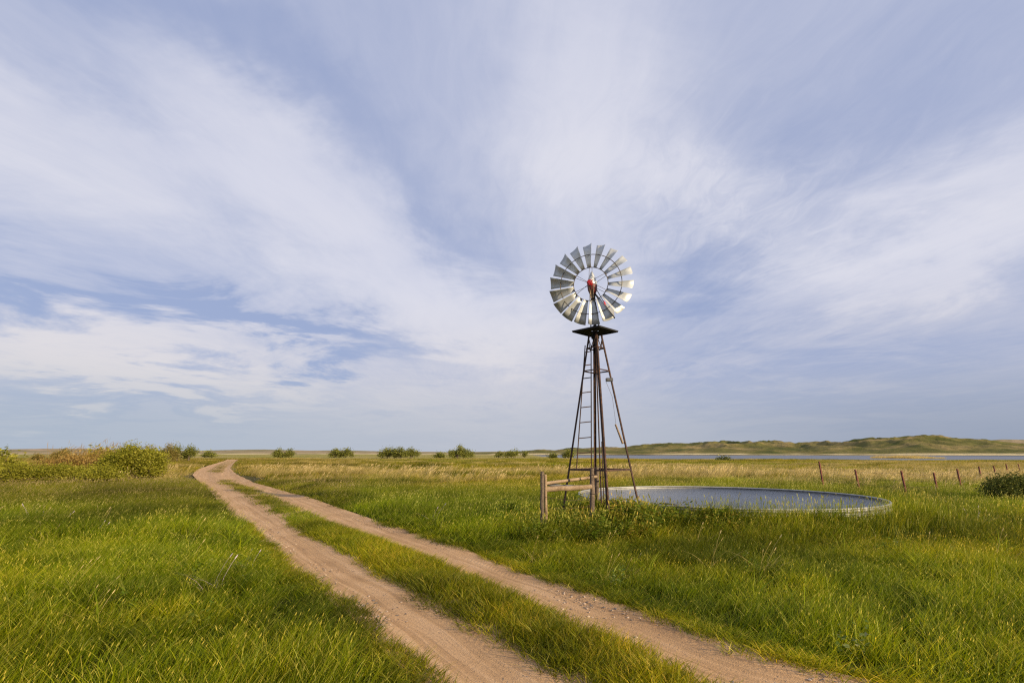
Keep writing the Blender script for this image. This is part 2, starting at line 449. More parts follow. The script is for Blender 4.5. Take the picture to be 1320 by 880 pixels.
hills('distant_sandhills', [(500, 583.5), (560, 582.5), (620, 582), (680, 581), (760, 579.5), (900, 576), (1100, 573), (1240, 570), (1290, 566), (1320, 566.5), (1400, 565), (1600, 568), (1900, 572)],
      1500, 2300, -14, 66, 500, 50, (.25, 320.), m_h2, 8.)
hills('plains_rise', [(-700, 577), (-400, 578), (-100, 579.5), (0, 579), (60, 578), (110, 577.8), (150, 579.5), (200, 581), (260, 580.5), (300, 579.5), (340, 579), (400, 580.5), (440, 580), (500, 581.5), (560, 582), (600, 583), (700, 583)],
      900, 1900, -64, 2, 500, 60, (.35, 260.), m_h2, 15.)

# ------------------------------------------------------------------ sheet materials for things
def steel_mat(name, base, rough, metal, spots=.3, scale=14.):
    m, t, o = mat(name); tc = t.new('ShaderNodeTexCoord').outputs['Object']
    n = t.noise(tc, scale, 6., .6); n2 = t.noise(tc, scale * .3, 3.)
    c = t.mix(t.m('MULTIPLY', t.sstep(n, .4, .7), spots), base, tuple(q * .55 for q in base))
    principled(t, o, c, t.m('ADD', rough, t.m('MULTIPLY', n2, .18)), metal, t.bump(n, .12, .01))
    return m
m_galv = steel_mat('galvanised_sheet', (.58, .60, .59), .40, .42, .25, 9.)
m_galv_tank = steel_mat('weathered_galvanised_tank', (.40, .40, .385), .50, .50, .6, 6.)
m_red = steel_mat('red_paint', (.46, .013, .018), .38, 0., .3)
m_darkred = steel_mat('dark_red_paint', (.13, .012, .016), .45, 0., .3)
m_black = steel_mat('blackened_steel', (.011, .010, .010), .75, .2, .4)
m_rim = steel_mat('dull_steel_rod', (.12, .10, .075), .5, .6, .4)
m_rust, t, o = mat('rusty_angle_iron')
tc = t.new('ShaderNodeTexCoord').outputs['Object']
n = t.noise(tc, 11., 8., .7)
principled(t, o, t.ramp(n, [(.32, (.026, .014, .010)), (.52, (.055, .029, .020)), (.70, (.135, .068, .042))]), .85, .15, t.bump(t.noise(tc, 90., 4.), .4, .004))
m_post, t, o = mat('rusty_post_paint')
tc = t.new('ShaderNodeTexCoord').outputs['Object']
principled(t, o, t.ramp(t.noise(tc, 8., 6., .7), [(.3, (.06, .022, .016)), (.6, (.19, .055, .035)), (.8, (.26, .12, .07))]), .8, .1)
def wood_mat(name, a, b, c):
    m, t, o = mat(name); tc = t.new('ShaderNodeTexCoord').outputs['Object']
    g = t.noise(t.v('MULTIPLY', tc, (1., 1., 1.)), 3., 3.)
    gx_, gy_, gz_ = t.xyz(tc)
    grain = t.noise(t.new('ShaderNodeTexCoord').outputs['Object'], 22., 8., .7, 1.2)
    col = t.ramp(t.m('ADD', t.m('MULTIPLY', grain, .7), t.m('MULTIPLY', g, .3)), [(.33, a), (.5, b), (.68, c)])
    principled(t, o, col, .85, 0., t.bump(grain, .7, .012), .2)
    return m
m_wood_pale = wood_mat('bare_pine_pole', (.13, .085, .05), (.28, .20, .125), (.46, .35, .24))
m_wood_grey = wood_mat('weathered_grey_pole', (.045, .034, .028), (.13, .098, .072), (.27, .205, .155))
m_wood_dark = wood_mat('dark_grey_plank', (.050, .050, .055), (.12, .125, .135), (.24, .24, .25))

# ------------------------------------------------------------------ windmill
TX, TY = 2.07, 12.4
mill = empty('windmill', (TX, TY, gz1(TX, TY)))
tag(mill, 'farm windmill with galvanised eighteen-blade wheel on a rusty four-legged steel tower', 'windmill')
RB, RT, HT = .97, .17, 4.52           # half diagonals at foot and top, height of the tower head
def leg_at(k, z):
    r = RB + (RT - RB) * z / HT
    a = [math.pi, -math.pi / 2, 0, math.pi / 2][k]        # left, near, right, far
    return Vector((r * math.cos(a), r * math.sin(a), z))
for k in range(4):
    b = MB(); p0 = leg_at(k, -.25); p1 = leg_at(k, HT)
    b.angle(p0, p1, .050, .007, (p0.x, p0.y, 0)); b.build('leg', m_rust, mill)
GZ_ = [1.27, 3.60, 4.17]
for gi, zz in enumerate(GZ_):
    for k in range(4):
        p, q = leg_at(k, zz), leg_at((k + 1) % 4, zz)
        mid = (p + q) / 2; b = MB()
        s_ = .97
        p, q = mid + (p - mid) * s_, mid + (q - mid) * s_
        b.angle(p, q, .040 if gi == 0 else .032, .006, (mid.x, mid.y, 1.2)); b.build('girt', m_rust, mill)
for k in range(4):                                  # knee braces at the head
    b = MB(); mid = (leg_at(k, 4.12) + leg_at((k + 1) % 4, 4.12)) / 2
    b.tube([mid, leg_at(k, HT - .05)], .010, 5); b.tube([mid, leg_at((k + 1) % 4, HT - .05)], .010, 5)
    b.build('brace', m_rust, mill)
# ladder inside the left face, leaning with it
ld = tag(empty('ladder'), None); ld.parent = mill
LY = TY + .12
def lad(s, z):
    f = (z - 1.27) / (4.19 - 1.27)
    xl = at_depth(740.5 + (755.3 - 740.5) * f, 500, LY).x - TX; xr_ = at_depth(759 + (763.2 - 759) * f, 500, LY).x - TX
    return Vector((xl + (xr_ - xl) * s, .12 - .06 * f, z))
for s_ in (0, 1):
    b = MB(); b.tube([lad(s_, 1.27), lad(s_, 4.24)], .014, 6); b.build('rail', m_rust, ld)
for py_ in (583.4, 564, 544, 524.6, 505.7, 487.4, 470.8, 454):
    zz = at_depth(750, py_, LY).z - mill.location.z
    b = MB(); b.tube([lad(-.04, zz - .015), lad(1.02, zz + .015)], .013, 6); b.build('rung', m_rust, ld)
# platform: thin square sheet turned corner-on, with the mast hole and bearers
b = MB(); PR = .58; n_ = 4
top = [Vector((PR * math.cos(a), PR * math.sin(a), 4.60)) for a in (0, math.pi / 2, math.pi, -math.pi / 2)]
hole = [v * 1. for v in top]
inn = [Vector((v.x * .22, v.y * .22, 4.60)) for v in top]
vs = top + inn + [v - Vector((0, 0, .018)) for v in top] + [v - Vector((0, 0, .018)) for v in inn]
fs = [(i, (i + 1) % 4, 4 + (i + 1) % 4, 4 + i) for i in range(4)] + [(8 + i, 12 + i, 12 + (i + 1) % 4, 8 + (i + 1) % 4) for i in range(4)]
fs += [(i, 8 + i, 8 + (i + 1) % 4, (i + 1) % 4) for i in range(4)] + [(4 + i, 4 + (i + 1) % 4, 12 + (i + 1) % 4, 12 + i) for i in range(4)]
b.add(vs, fs)
b.build('platform', m_black, mill)
for k in range(4):
    b = MB(); a = top[k] * .96; a.z = 4.572; c_ = top[(k + 1) % 4] * .96; c_.z = 4.572
    b.box((a + c_) / 2, ((a - c_).length, .035, .022), Matrix.Rotation(math.atan2((c_ - a).y, (c_ - a).x), 3, 'Z')); b.build('platform_edge', m_black, mill)
b = MB(); b.tube([(0, 0, 4.20), (0, 0, 4.72)], [.070, .065], 14); b.tube([(0, 0, 4.40), (0, 0, 4.47)], .10, 14); b.build('tower_cap', m_black, mill)
b = MB(); b.tube([(0, 0, 4.6), (0, 0, 5.75)], .036, 12); b.build('mast_pipe', m_black, mill)
for s_ in (-1, 1):
    b = MB(); b.tube([(.105 * s_, .02, 4.60), (.085 * s_, .02, 5.0), (.03 * s_, 0, 5.35)], .016, 6); b.build('mast_stay', m_black, mill)
b = MB(); b.tube([(.0, -.02, .1), (.0, -.02, 4.6)], .016, 8); b.build('pump_rod', m_rust, mill)
b = MB(); b.tube([(.075, .07, -.1), (.075, .07, 1.9)], .012, 6); b.build('drop_pipe', m_rust, mill)
b = MB(); b.box((.30, -.02, 3.37), (.16, .12, .075)); b.build('bracket_box', m_wood_dark, mill)
# furl lever and its wire
la, lb = at_depth(793.3, 546.5, TY) - mill.location, at_depth(803, 571.5, TY) - mill.location
b = MB(); b.tube([la, lb], [.019, .026], 8, wob=.15); b.build('furl_lever', m_wood_pale, mill)
b = MB(); b.tube([la.lerp(lb, .97), leg_at(2, lb.z + .02)], .014, 6); b.build('lever_bracket', m_black, mill)
b = MB(); b.tube([(.22, 0, 3.33), (.36, .0, 2.95), la.lerp(lb, .1)], .0035, 4); b.build('furl_wire', m_rim, mill)

# --- wheel: faces a little left of the viewer, 18 curved galvanised blades
WC = at_depth(762.6, 365.3, TY) - mill.location - Vector((0, .30, 0))
WC = (ray(761.2, 365.6) * ((TY - .33) / ray(761.2, 365.6).y)) + Vector((0, 0, EYE)) - mill.location
AX = Vector((-math.sin(math.radians(20)), -math.cos(math.radians(20)), 0))    # wheel axis towards the viewer
UPv = Vector((0, 0, 1)); SDv = UPv.cross(AX).normalized()        # to the right as seen from in front
wheel_e = empty('wheel', WC); wheel_e.parent = mill
def wp(r, a, d=0.): return SDv * (r * math.cos(a)) + UPv * (r * math.sin(a)) + AX * d
RW = 1.03
def blade(k):
    a0 = math.radians(93 - 20 * k)
    b = MB(); nU, nR = 7, 5; th = .0022
    rows_ = []
    for side in (0, 1):
        for i in range(nR):
            f = i / (nR - 1); r = .428 + (RW - .428) * f
            w = .118 + (.318 - .118) * f           # chord
            for j in range(nU):
                u = j / (nU - 1) - .5
                pitch = math.radians(35)
                cx_ = u * w; dz_ = -.16 * w * (1 - (2 * u) ** 2)        # concave
                # rotate the chord about the radius: one edge forward, the other back
                lx = cx_ * math.cos(pitch) + dz_ * math.sin(pitch); ld_ = -cx_ * math.sin(pitch) + dz_ * math.cos(pitch)
                rr = r + (.010 if f == 1 else 0) * math.cos(u * 3)
                p = wp(rr, a0) + (UPv * math.cos(a0) - SDv * math.sin(a0)) * lx + AX * (ld_ - side * th)
                rows_.append(p)
    m_ = nU * nR; fs = []
    for i in range(nR - 1):
        for j in range(nU - 1):
            q = i * nU + j
            fs.append((q, q + 1, q + nU + 1, q + nU)); fs.append((m_ + q, m_ + q + nU, m_ + q + nU + 1, m_ + q + 1))
    ring = [j for j in range(nU)] + [i * nU + nU - 1 for i in range(1, nR)] + [(nR - 1) * nU + j for j in range(nU - 2, -1, -1)] + [i * nU for i in range(nR - 2, 0, -1)]
    for q, w_ in zip(ring, ring[1:] + ring[:1]): fs.append((q, m_ + q, m_ + w_, w_))
    b.add(rows_, fs, False)
    me = b.mesh('blade'); me.polygons.foreach_set('use_smooth', [True] * len(me.polygons))
    me.materials.append(m_galv); o_ = link_mesh('blade', me, None, wheel_e)
    for e in me.edges: pass
    return o_
for k in range(18): blade(k)
for rr, rad_, dd in ((.768, .0095, -.012), (.430, .0095, -.02)):
    b = MB(); pts = [wp(rr, math.radians(a), dd) for a in range(0, 361, 6)]
    b.tube(pts, rad_, 6, cap=False); b.build('band', m_rim, wheel_e)
for k in range(6):
    a = math.radians(90 - 2 - 60 * k)
    for s_ in (-1, 1):
        b = MB(); off = (UPv * math.cos(a) - SDv * math.sin(a)) * .022 * s_
        b.tube([wp(.04, a, .10 * s_) + off, wp(.432, a, -.02) + off * 1.5], .0052, 5); b.build('spoke', m_rim, wheel_e)
    b = MB(); b.tube([wp(.425, a, -.02), wp(.77, a, -.012)], .0055, 5)
    q = wp(.436, a, .0); b.box(q, (.034, .034, .034)); b.build('spoke_clip', m_rim, wheel_e)
hb = MB(); hb.tube([AX * -.10, AX * .13], .034, 14)
for k in range(6):
    a = math.radians(88 - 60 * k); hb.tube([wp(.02, a, .10), wp(.07, a, .10)], [.016, .010], 6)
ringp = [wp(.062, math.radians(a), .10) for a in range(0, 361, 20)]; hb.tube(ringp, .013, 6, cap=False)
hb.build('hub', m_red, wheel_e)
# --- gearbox, hood, arms, tail (on the far side of the wheel)
GB = WC - AX * .22
b = MB(); 
prof_g = [(-.24, .02), (-.20, .075), (-.10, .115), (.0, .125), (.07, .11), (.10, .03)]
def lathe(mb, c, prof, n=16, ax=(1, 1), tilt=None):
    vs = []; fs = []
    for z_, r_ in prof:
        for k in range(n):
            q = 2 * math.pi * k / n; v = Vector((r_ * ax[0] * math.cos(q), r_ * ax[1] * math.sin(q), z_))
            if tilt: v = tilt @ v
            vs.append(Vector(c) + v)
    m_ = len(prof)
    for i in range(m_ - 1):
        for k in range(n): fs.append((i * n + k, i * n + (k + 1) % n, (i + 1) * n + (k + 1) % n, (i + 1) * n + k))
    mb.add(vs, fs, True); mb.add(vs[:n], [tuple(range(n))[::-1]]); mb.add(vs[-n:], [tuple(range(n))])
lathe(b, GB, prof_g, 14, (1, 1.35), Matrix.Rotation(math.radians(-20), 3, 'Z')); b.build('gearbox', m_darkred, mill)
b = MB(); rz = Matrix.Rotation(math.radians(-20), 3, 'Z')
# tall galvanised hood: rounded ridge in front, running to a point at the top
lathe(b, GB + Vector((0, 0, .05)), [(-.03, .125), (.05, .120), (.13, .098), (.22, .066), (.30, .036), (.345, .010)], 16, (1, 1.5), rz)
b.build('hood', m_galv, mill)
for s_ in (-1, 1):
    b = MB(); p = GB + rz @ Vector((.05 * s_, -.14, -.02)); q = GB + rz @ Vector((.025 * s_, -.10, -.34))
    b.tube([p, q], [.018, .014], 7); b.build('pitman_arm', m_wood_pale if s_ < 0 else m_rim, mill)
b = MB(); b.tube([GB + Vector((0, 0, -.20)), GB + Vector((0, 0, -.50))], [.062, .040], 12)
b.build('mast_head', m_black, mill)
# tail boom and vane, pointing away
t1 = at_depth(792, 409.5, TY + 2.1) - mill.location
t0 = GB + Vector((.08, .08, -.18))
TD = Vector((t1.x - t0.x, t1.y - t0.y, 0)).normalized(); TN = TD.cross(UPv)
b = MB(); b.tube([t0, t1], .026, 6); b.tube([t0 + UPv * .20, t0.lerp(t1, .62) + UPv * .02], .010, 5)
b.build('tail_boom', m_black, mill)
vn = MB(); L0, L1 = t0.lerp(t1, .42), t1
def slab(mb, quad, th_):
    mb.add([q + TN * th_ for q in quad] + [q - TN * th_ for q in quad], [(0, 1, 2, 3), (7, 6, 5, 4)] + [(i, 4 + i, 4 + (i + 1) % 4, (i + 1) % 4) for i in range(4)])
slab(vn, [L0 + UPv * .03, L1 + UPv * .03, L1 + UPv * .20, L0 + UPv * .12], .004)
v_o = vn.build('tail_vane', m_galv_tank, mill)
for (f0, f1) in ((.0, .14),):
    s0, s1 = L0.lerp(L1, f0), L0.lerp(L1, f1)
    b = MB(); lo = lambda f: .03; hi = lambda f: .12 + .08 * f
    slab(b, [s0 + UPv * lo(f0), s1 + UPv * lo(f1), s1 + UPv * hi(f1), s0 + UPv * hi(f0)], .0065)
    b.build('red_band', m_red, v_o)
b = MB(); b.tube([t0.lerp(t1, .3) + UPv * .02 - TN * .04, t1 + UPv * .02 - TN * .04], .020, 5); b.build('vane_edge', m_red, v_o)

# ------------------------------------------------------------------ round stock tank
TC = Vector((5.99, 15.62, 0)); RIMZ = .47
tp = [(968, 657), (1032, 657.8), (1085, 656), (1138, 651.7), (1155, 647.2), (1109, 639.8), (1045, 632.8), (979, 629.7), (881, 627.6), (820, 627), (781, 629.3), (751, 633.5), (926, 655), (854, 651.7)]
ang = []; rad = []
for q in tp:
    w_ = on_level(q[0], q[1], RIMZ); ang.append(math.atan2(w_.y - TC.y, w_.x - TC.x)); rad.append(math.hypot(w_.x - TC.x, w_.y - TC.y))
ang = np.array(ang); rad = np.array(rad)
A_ = np.stack([np.ones_like(ang), np.cos(ang), np.sin(ang), np.cos(2 * ang), np.sin(2 * ang)], 1)
cf = np.linalg.solve(A_.T @ A_ + .02 * np.eye(5), A_.T @ rad)
def tank_r(a): return float(cf[0] + cf[1] * math.cos(a) + cf[2] * math.sin(a) + cf[3] * math.cos(2 * a) + cf[4] * math.sin(2 * a))
tank = empty('stock_tank', TC)
tag(tank, 'wide round corrugated steel stock tank brim-full of water in the grass', 'water tank')
NS = 12; SEG = 16
def tank_p(a, dr, z): 
    r = tank_r(a) + dr; return (r * math.cos(a), r * math.sin(a), z)
for s_ in range(NS):                                  # wall sheets, each lapped on the next
    b = MB(); vs = []
    prof_t = [(-.30, 0)] + [(-.30 + .02 * i, .022 * math.sin(i * math.pi / 2.5)) for i in range(1, 37)] + [(RIMZ, 0)]
    for i in range(SEG + 1):
        a = 2 * math.pi * (s_ + i / SEG) / NS
        for (z_, d_) in prof_t: vs.append(tank_p(a, d_ + .002 * (s_ % 2), z_))
    m_ = len(prof_t)
    b.add(vs, [(i * m_ + j, (i + 1) * m_ + j, (i + 1) * m_ + j + 1, i * m_ + j + 1) for i in range(SEG) for j in range(m_ - 1)], True)
    b.build('wall_panel', m_galv_tank, tank)
b = MB(); b.tube([tank_p(2 * math.pi * i / 180, 0, RIMZ + .005) for i in range(181)], .024, 8, cap=False); b.build('rim', m_galv_tank, tank)
m_water, t, o = mat('tank_water')
pos = t.new('ShaderNodeNewGeometry').outputs['Position']
rp = t.m('ADD', t.noise(t.v('MULTIPLY', pos, (1., 1.3, 1.)), 7., 4., .6, .3), t.m('MULTIPLY', t.noise(pos, 1.4, 2.), .6))
principled(t, o, (.020, .028, .040), .10, 0., t.bump(rp, .8, .06), .5)
nr = 96; vs = [(0, 0, .425)] + [tank_p(2 * math.pi * i / nr, -.012, .425) for i in range(nr)]
b = MB(); b.add(vs, [(0, 1 + i, 1 + (i + 1) % nr) for i in range(nr)]); tag(b.build('water', m_water, tank))
pa = on_level(856, 652, .42) - TC
b = MB(); b.tube([pa + Vector((-.35, .02, .0)), pa + Vector((.0, .0, .06)), pa + Vector((.30, .0, .02))], .022, 10); b.build('inlet_pipe', m_black, tank)
for k in range(14):
    b = MB(); a = 2 * math.pi * k / 14 + .2; p = Vector(tank_p(a, .028, .36)); b.tube([p, p + Vector((math.cos(a), math.sin(a), 0)) * .02], .012, 6); b.build('bolt', m_rim, tank)

# ------------------------------------------------------------------ wooden pole fence beside the mill
brace = empty('pole_fence', (1.0, 11.2, gz1(1., 11.2)))
tag(brace, 'short weathered wooden pole fence of round posts and rails at the windmill foot', 'fence')
bo = brace.location
def P3(px, py, y): return at_depth(px, py, y) - bo
def pole(name, a, b_, r0, r1, m_, seed, n=7):
    mb = MB(); rn = random.Random(seed); pts = []
    for i in range(n):
        f = i / (n - 1); p = Vector(a).lerp(Vector(b_), f) + Vector((rn.uniform(-1, 1), rn.uniform(-1, 1), rn.uniform(-1, 1))) * r0 * .14
        pts.append(p)
    mb.tube(pts, [r0 + (r1 - r0) * i / (n - 1) for i in range(n)], 12, wob=.10, seed=seed)
    return mb.build(name, m_, brace)
YL, YM, YB = 10.9, 11.35, 12.9
pole('post', P3(699.0, 690, YL), P3(698.8, 607, YL), .040, .040, m_wood_grey, 1)
pole('post', P3(704.3, 690, YL + .06), P3(702.8, 611, YL + .06), .030, .033, m_wood_pale, 2)
pole('post', P3(764.3, 690, YM), P3(763.2, 603.5, YM), .054, .045, m_wood_grey, 3)
pole('post', P3(771, 676, YB), P3(769.3, 602, YB), .052, .046, m_wood_grey, 4)
pole('rail', P3(703.5, 630.7, YL + .10), P3(762.5, 627.2, YM - .09), .050, .046, m_wood_pale, 5)
pole('rail', P3(703, 622.8, YL + .14), P3(768.5, 614.2, YB - .10), .036, .034, m_wood_pale, 6)
pole('rail', P3(702, 622.8, YL + .16), P3(722, 626.0, YL + .8), .034, .030, m_wood_dark, 7)
pole('rail', P3(722, 626.0, YL + .8), P3(757, 627.0, YL + 1.9), .030, .020, m_wood_dark, 8)
m_wire = steel_mat('rusty_wire', (.10, .065, .045), .7, .5)
for i, (pa_, pb_) in enumerate([((740, 632, 12.2), (763, 610, YM)), ((763, 622, YM), (771, 627, YB)), ((763, 610, YM), (770, 618, YB)), ((764, 640, YM), (772, 628, YB)), ((700, 640, YL), (764, 645, YM)), ((700, 655, YL), (764, 652, YM))]):
    p, q = P3(*pa_), P3(*pb_); b = MB(); md = (p + q) / 2 - Vector((0, 0, .03)); b.tube([p, md, q], .0035, 4); b.build('wire', m_wire, brace)
for px_c, y_, z_ in ((763.5, YM, 612), (763.7, YM, 636), (699, YL, 612)):
    c_ = P3(px_c, z_, y_); b = MB(); rr = .062 if y_ == YM else .045
    b.tube([c_ + Vector((rr * math.cos(a), rr * math.sin(a), .004 * math.sin(3 * a))) for a in [math.pi * 2 * i / 16 for i in range(17)]], .004, 4, cap=False); b.build('wire_tie', m_wire, brace)

# ------------------------------------------------------------------ steel post fence on the right
fence = empty('wire_fence', (12, 22, gz1(12, 22)))
tag(fence, 'line of leaning rusty steel fence posts with thin wires in the dry grass', 'fence')
FP = [((1056, 594.4), (1062.2, 630), 22.5), ((1102.5, 604.8), (1108.5, 632), 21.5), ((1162, 606.5), (1169.5, 640), 19.6), ((1204, 609), (1209.5, 636), 21.),
      ((1234, 604), (1241, 634), 22.5), ((1262, 600.7), (1266.4, 621), 30.), ((1281, 600), (1286, 619), 34.), ((1297, 597.6), (1301, 615), 39.), ((1312.7, 597.6), (1316.5, 612), 45.)]
fo = fence.location; tops = []
for i, (a, b_, y_) in enumerate(FP):
    tp_ = at_depth(a[0], a[1], y_) - fo; dr_ = at_depth(b_[0], b_[1], y_) - fo
    dirn = (dr_ - tp_).normalized(); gl = gz1(*(dr_ + fo).xy) - .1
    ft = tp_ + dirn * ((tp_.z + fo.z - gl) / -dirn.z)
    wd = .052 if y_ < 28 else .06
    b = MB(); b.angle(ft, tp_, wd, .012, (-.4, -1, 0))
    for q in range(5):
        c_ = tp_.lerp(ft, .08 + .13 * q); b.box(c_ + Vector((-.01, -.02, 0)), (.018, .018, .014))
    b.build('post', m_post, fence); tops.append((tp_, ft))
for i in range(len(tops) - 1):
    for f in (.08, .30, .52):
        p, q = tops[i][0].lerp(tops[i][1], f), tops[i + 1][0].lerp(tops[i + 1][1], f); b = MB(); b.tube([p, (p + q) / 2 - Vector((0, 0, .04)), q], .004, 3); b.build('wire', m_wire, fence)

# ------------------------------------------------------------------ leafy matter
def leaf_mat(name, rampc, transl=.35, rough=.6, vary=.5, tintattr=False):
    """colour from the leaf's own random tone, from the spot in the meadow, and (grass) from root to tip"""
    m, t, o = mat(name)
    a = t.new('ShaderNodeAttribute', attribute_name='tone'); r_, g_, b_ = t.xyz(a.outputs['Vector'])
    c = t.ramp(r_, rampc)
    if tintattr:
        ti = t.new('ShaderNodeAttribute', attribute_type='INSTANCER', attribute_name='tint')
        c = t.mix(1., c, ti.outputs['Color'], 'MULTIPLY')
    d = t.new('ShaderNodeBsdfDiffuse'); t.put(d.inputs[0], c)
    tr = t.new('ShaderNodeBsdfTranslucent'); t.put(tr.inputs[0], t.mix(1., c, (1.25, 1.15, .6), 'MULTIPLY'))
    mx = t.new('ShaderNodeMixShader'); mx.inputs[0].default_value = transl
    t.l.new(d.outputs[0], mx.inputs[1]); t.l.new(tr.outputs[0], mx.inputs[2])
    gl = t.new('ShaderNodeBsdfGlossy'); gl.inputs['Roughness'].default_value = rough; t.put(gl.inputs[0], (.8, .8, .35, 1))
    m2 = t.new('ShaderNodeMixShader'); m2.inputs[0].default_value = .035
    t.l.new(mx.outputs[0], m2.inputs[1]); t.l.new(gl.outputs[0], m2.inputs[2]); t.l.new(m2.outputs[0], o.inputs[0])
    return m

def blades(n, radius, h0, h1, width, lean, seed, seg=4, curl=.5, tone_lo=0., tone_hi=1., yaw=45., drop=0., heads=0., spread_top=.0):
    """a tuft: n tapering bent blades; tone attribute = blade's own random value"""
    r = np.random.default_rng(seed)
    rr = radius * np.sqrt(r.random(n)); th = r.random(n) * 2 * np.pi
    bx, by = rr * np.cos(th), rr * np.sin(th)
    H = h0 + (h1 - h0) * r.random(n) ** 1.1
    az = np.radians(r.normal(0, yaw, n)) + np.where(r.random(n) < .18, r.random(n) * 6.28, 0)
    ln = lean * (.35 + .9 * r.random(n)) + .05
    wz = r.random(n) * np.pi            # facing of the flat side
    wd = width * (.6 + .8 * r.random(n))
    tone = tone_lo + (tone_hi - tone_lo) * r.random(n)
    V = []; T = []
    for i in range(seg + 1):
        f = i / seg
        out_ = H * (ln * f + curl * f ** 2.4 * (.4 + .8 * r_fix(n, seed)))
        zz = H * (f - .28 * (ln + curl * .6) * f ** 2)
        cx, cy = bx + np.cos(az) * out_, by + np.sin(az) * out_
        w = wd * (1 - f ** 1.8) * .5 + .0004
        if i == seg: w = wd * .03
        dx, dy = np.cos(wz) * w, np.sin(wz) * w
        V.append(np.stack([cx - dx, cy - dy, zz - .02], 1)); V.append(np.stack([cx + dx, cy + dy, zz - .02], 1))
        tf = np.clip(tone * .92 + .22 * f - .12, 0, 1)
        T.append(tf); T.append(tf)
    V = np.stack(V, 1); T = np.stack(T, 1)      # n, 2(seg+1), 3
    k = V.shape[1]; base = np.arange(n)[:, None] * k
    F = np.concatenate([base + np.array([[2 * i, 2 * i + 1, 2 * i + 3, 2 * i + 2]]) for i in range(seg)], 0)
    return V.reshape(-1, 3), F, T.reshape(-1)
def r_fix(n, seed): return np.random.default_rng(seed + 999).random(n)
def seedheads(n, radius, h0, h1, lean, seed, size=.05, w=.007, tone=1.0, yaw=35.):
    """thin stalks carrying a feathery head"""
    r = np.random.default_rng(seed)
    Vs = []; Fs = []; Ts = []; b0 = 0
    for i in range(n):
        q = radius * math.sqrt(r.random()); th = r.random() * 6.28; bx, by = q * math.cos(th), q * math.sin(th)
        H = h0 + (h1 - h0) * r.random(); az = math.radians(r.normal(0, yaw)); ln = lean * (.4 + .8 * r.random())
        pts = [(bx + math.cos(az) * H * ln * f ** 1.5, by + math.sin(az) * H * ln * f ** 1.5, H * (f - .1 * f * f)) for f in (0, .4, .8, 1.)]
        wz = r.random() * 3.14; dx, dy = math.cos(wz), math.sin(wz)
        sw = w * .25
        vv = []
        for p, ww in zip(pts, (sw, sw, sw, sw)): vv += [(p[0] - dx * ww, p[1] - dy * ww, p[2]), (p[0] + dx * ww, p[1] + dy * ww, p[2])]
        tp_ = Vector(pts[3]); d_ = (Vector(pts[3]) - Vector(pts[2])).normalized()
        for f, ww in ((0, w * .4), (.35, w), (.7, w * .7), (1., w * .1)):
            p = tp_ + d_ * size * f; vv += [(p.x - dx * ww, p.y - dy * ww, p.z), (p.x + dx * ww, p.y + dy * ww, p.z)]
        Vs += vv
        for j in (0, 1, 2, 4, 5, 6): Fs.append((b0 + 2 * j, b0 + 2 * j + 1, b0 + 2 * j + 3, b0 + 2 * j + 2))
        Ts += [.6] * 8 + [tone] * 8
        b0 += 16
    return np.array(Vs), np.array(Fs), np.array(Ts)
def join(parts):
    V = []; F = []; T = []; b = 0
    for v, f, t_ in parts: V.append(v); F.append(f + b); T.append(t_); b += len(v)
    return np.concatenate(V), np.concatenate(F), np.concatenate(T)
def tuft_obj(name, parts, m_):
    v, f, t_ = join(parts); me = np_mesh(name, v, f)
    col_attr(me, 'tone', np.stack([t_, t_, t_], 1)); me.materials.append(m_)
    return bpy.data.objects.new(name, me)

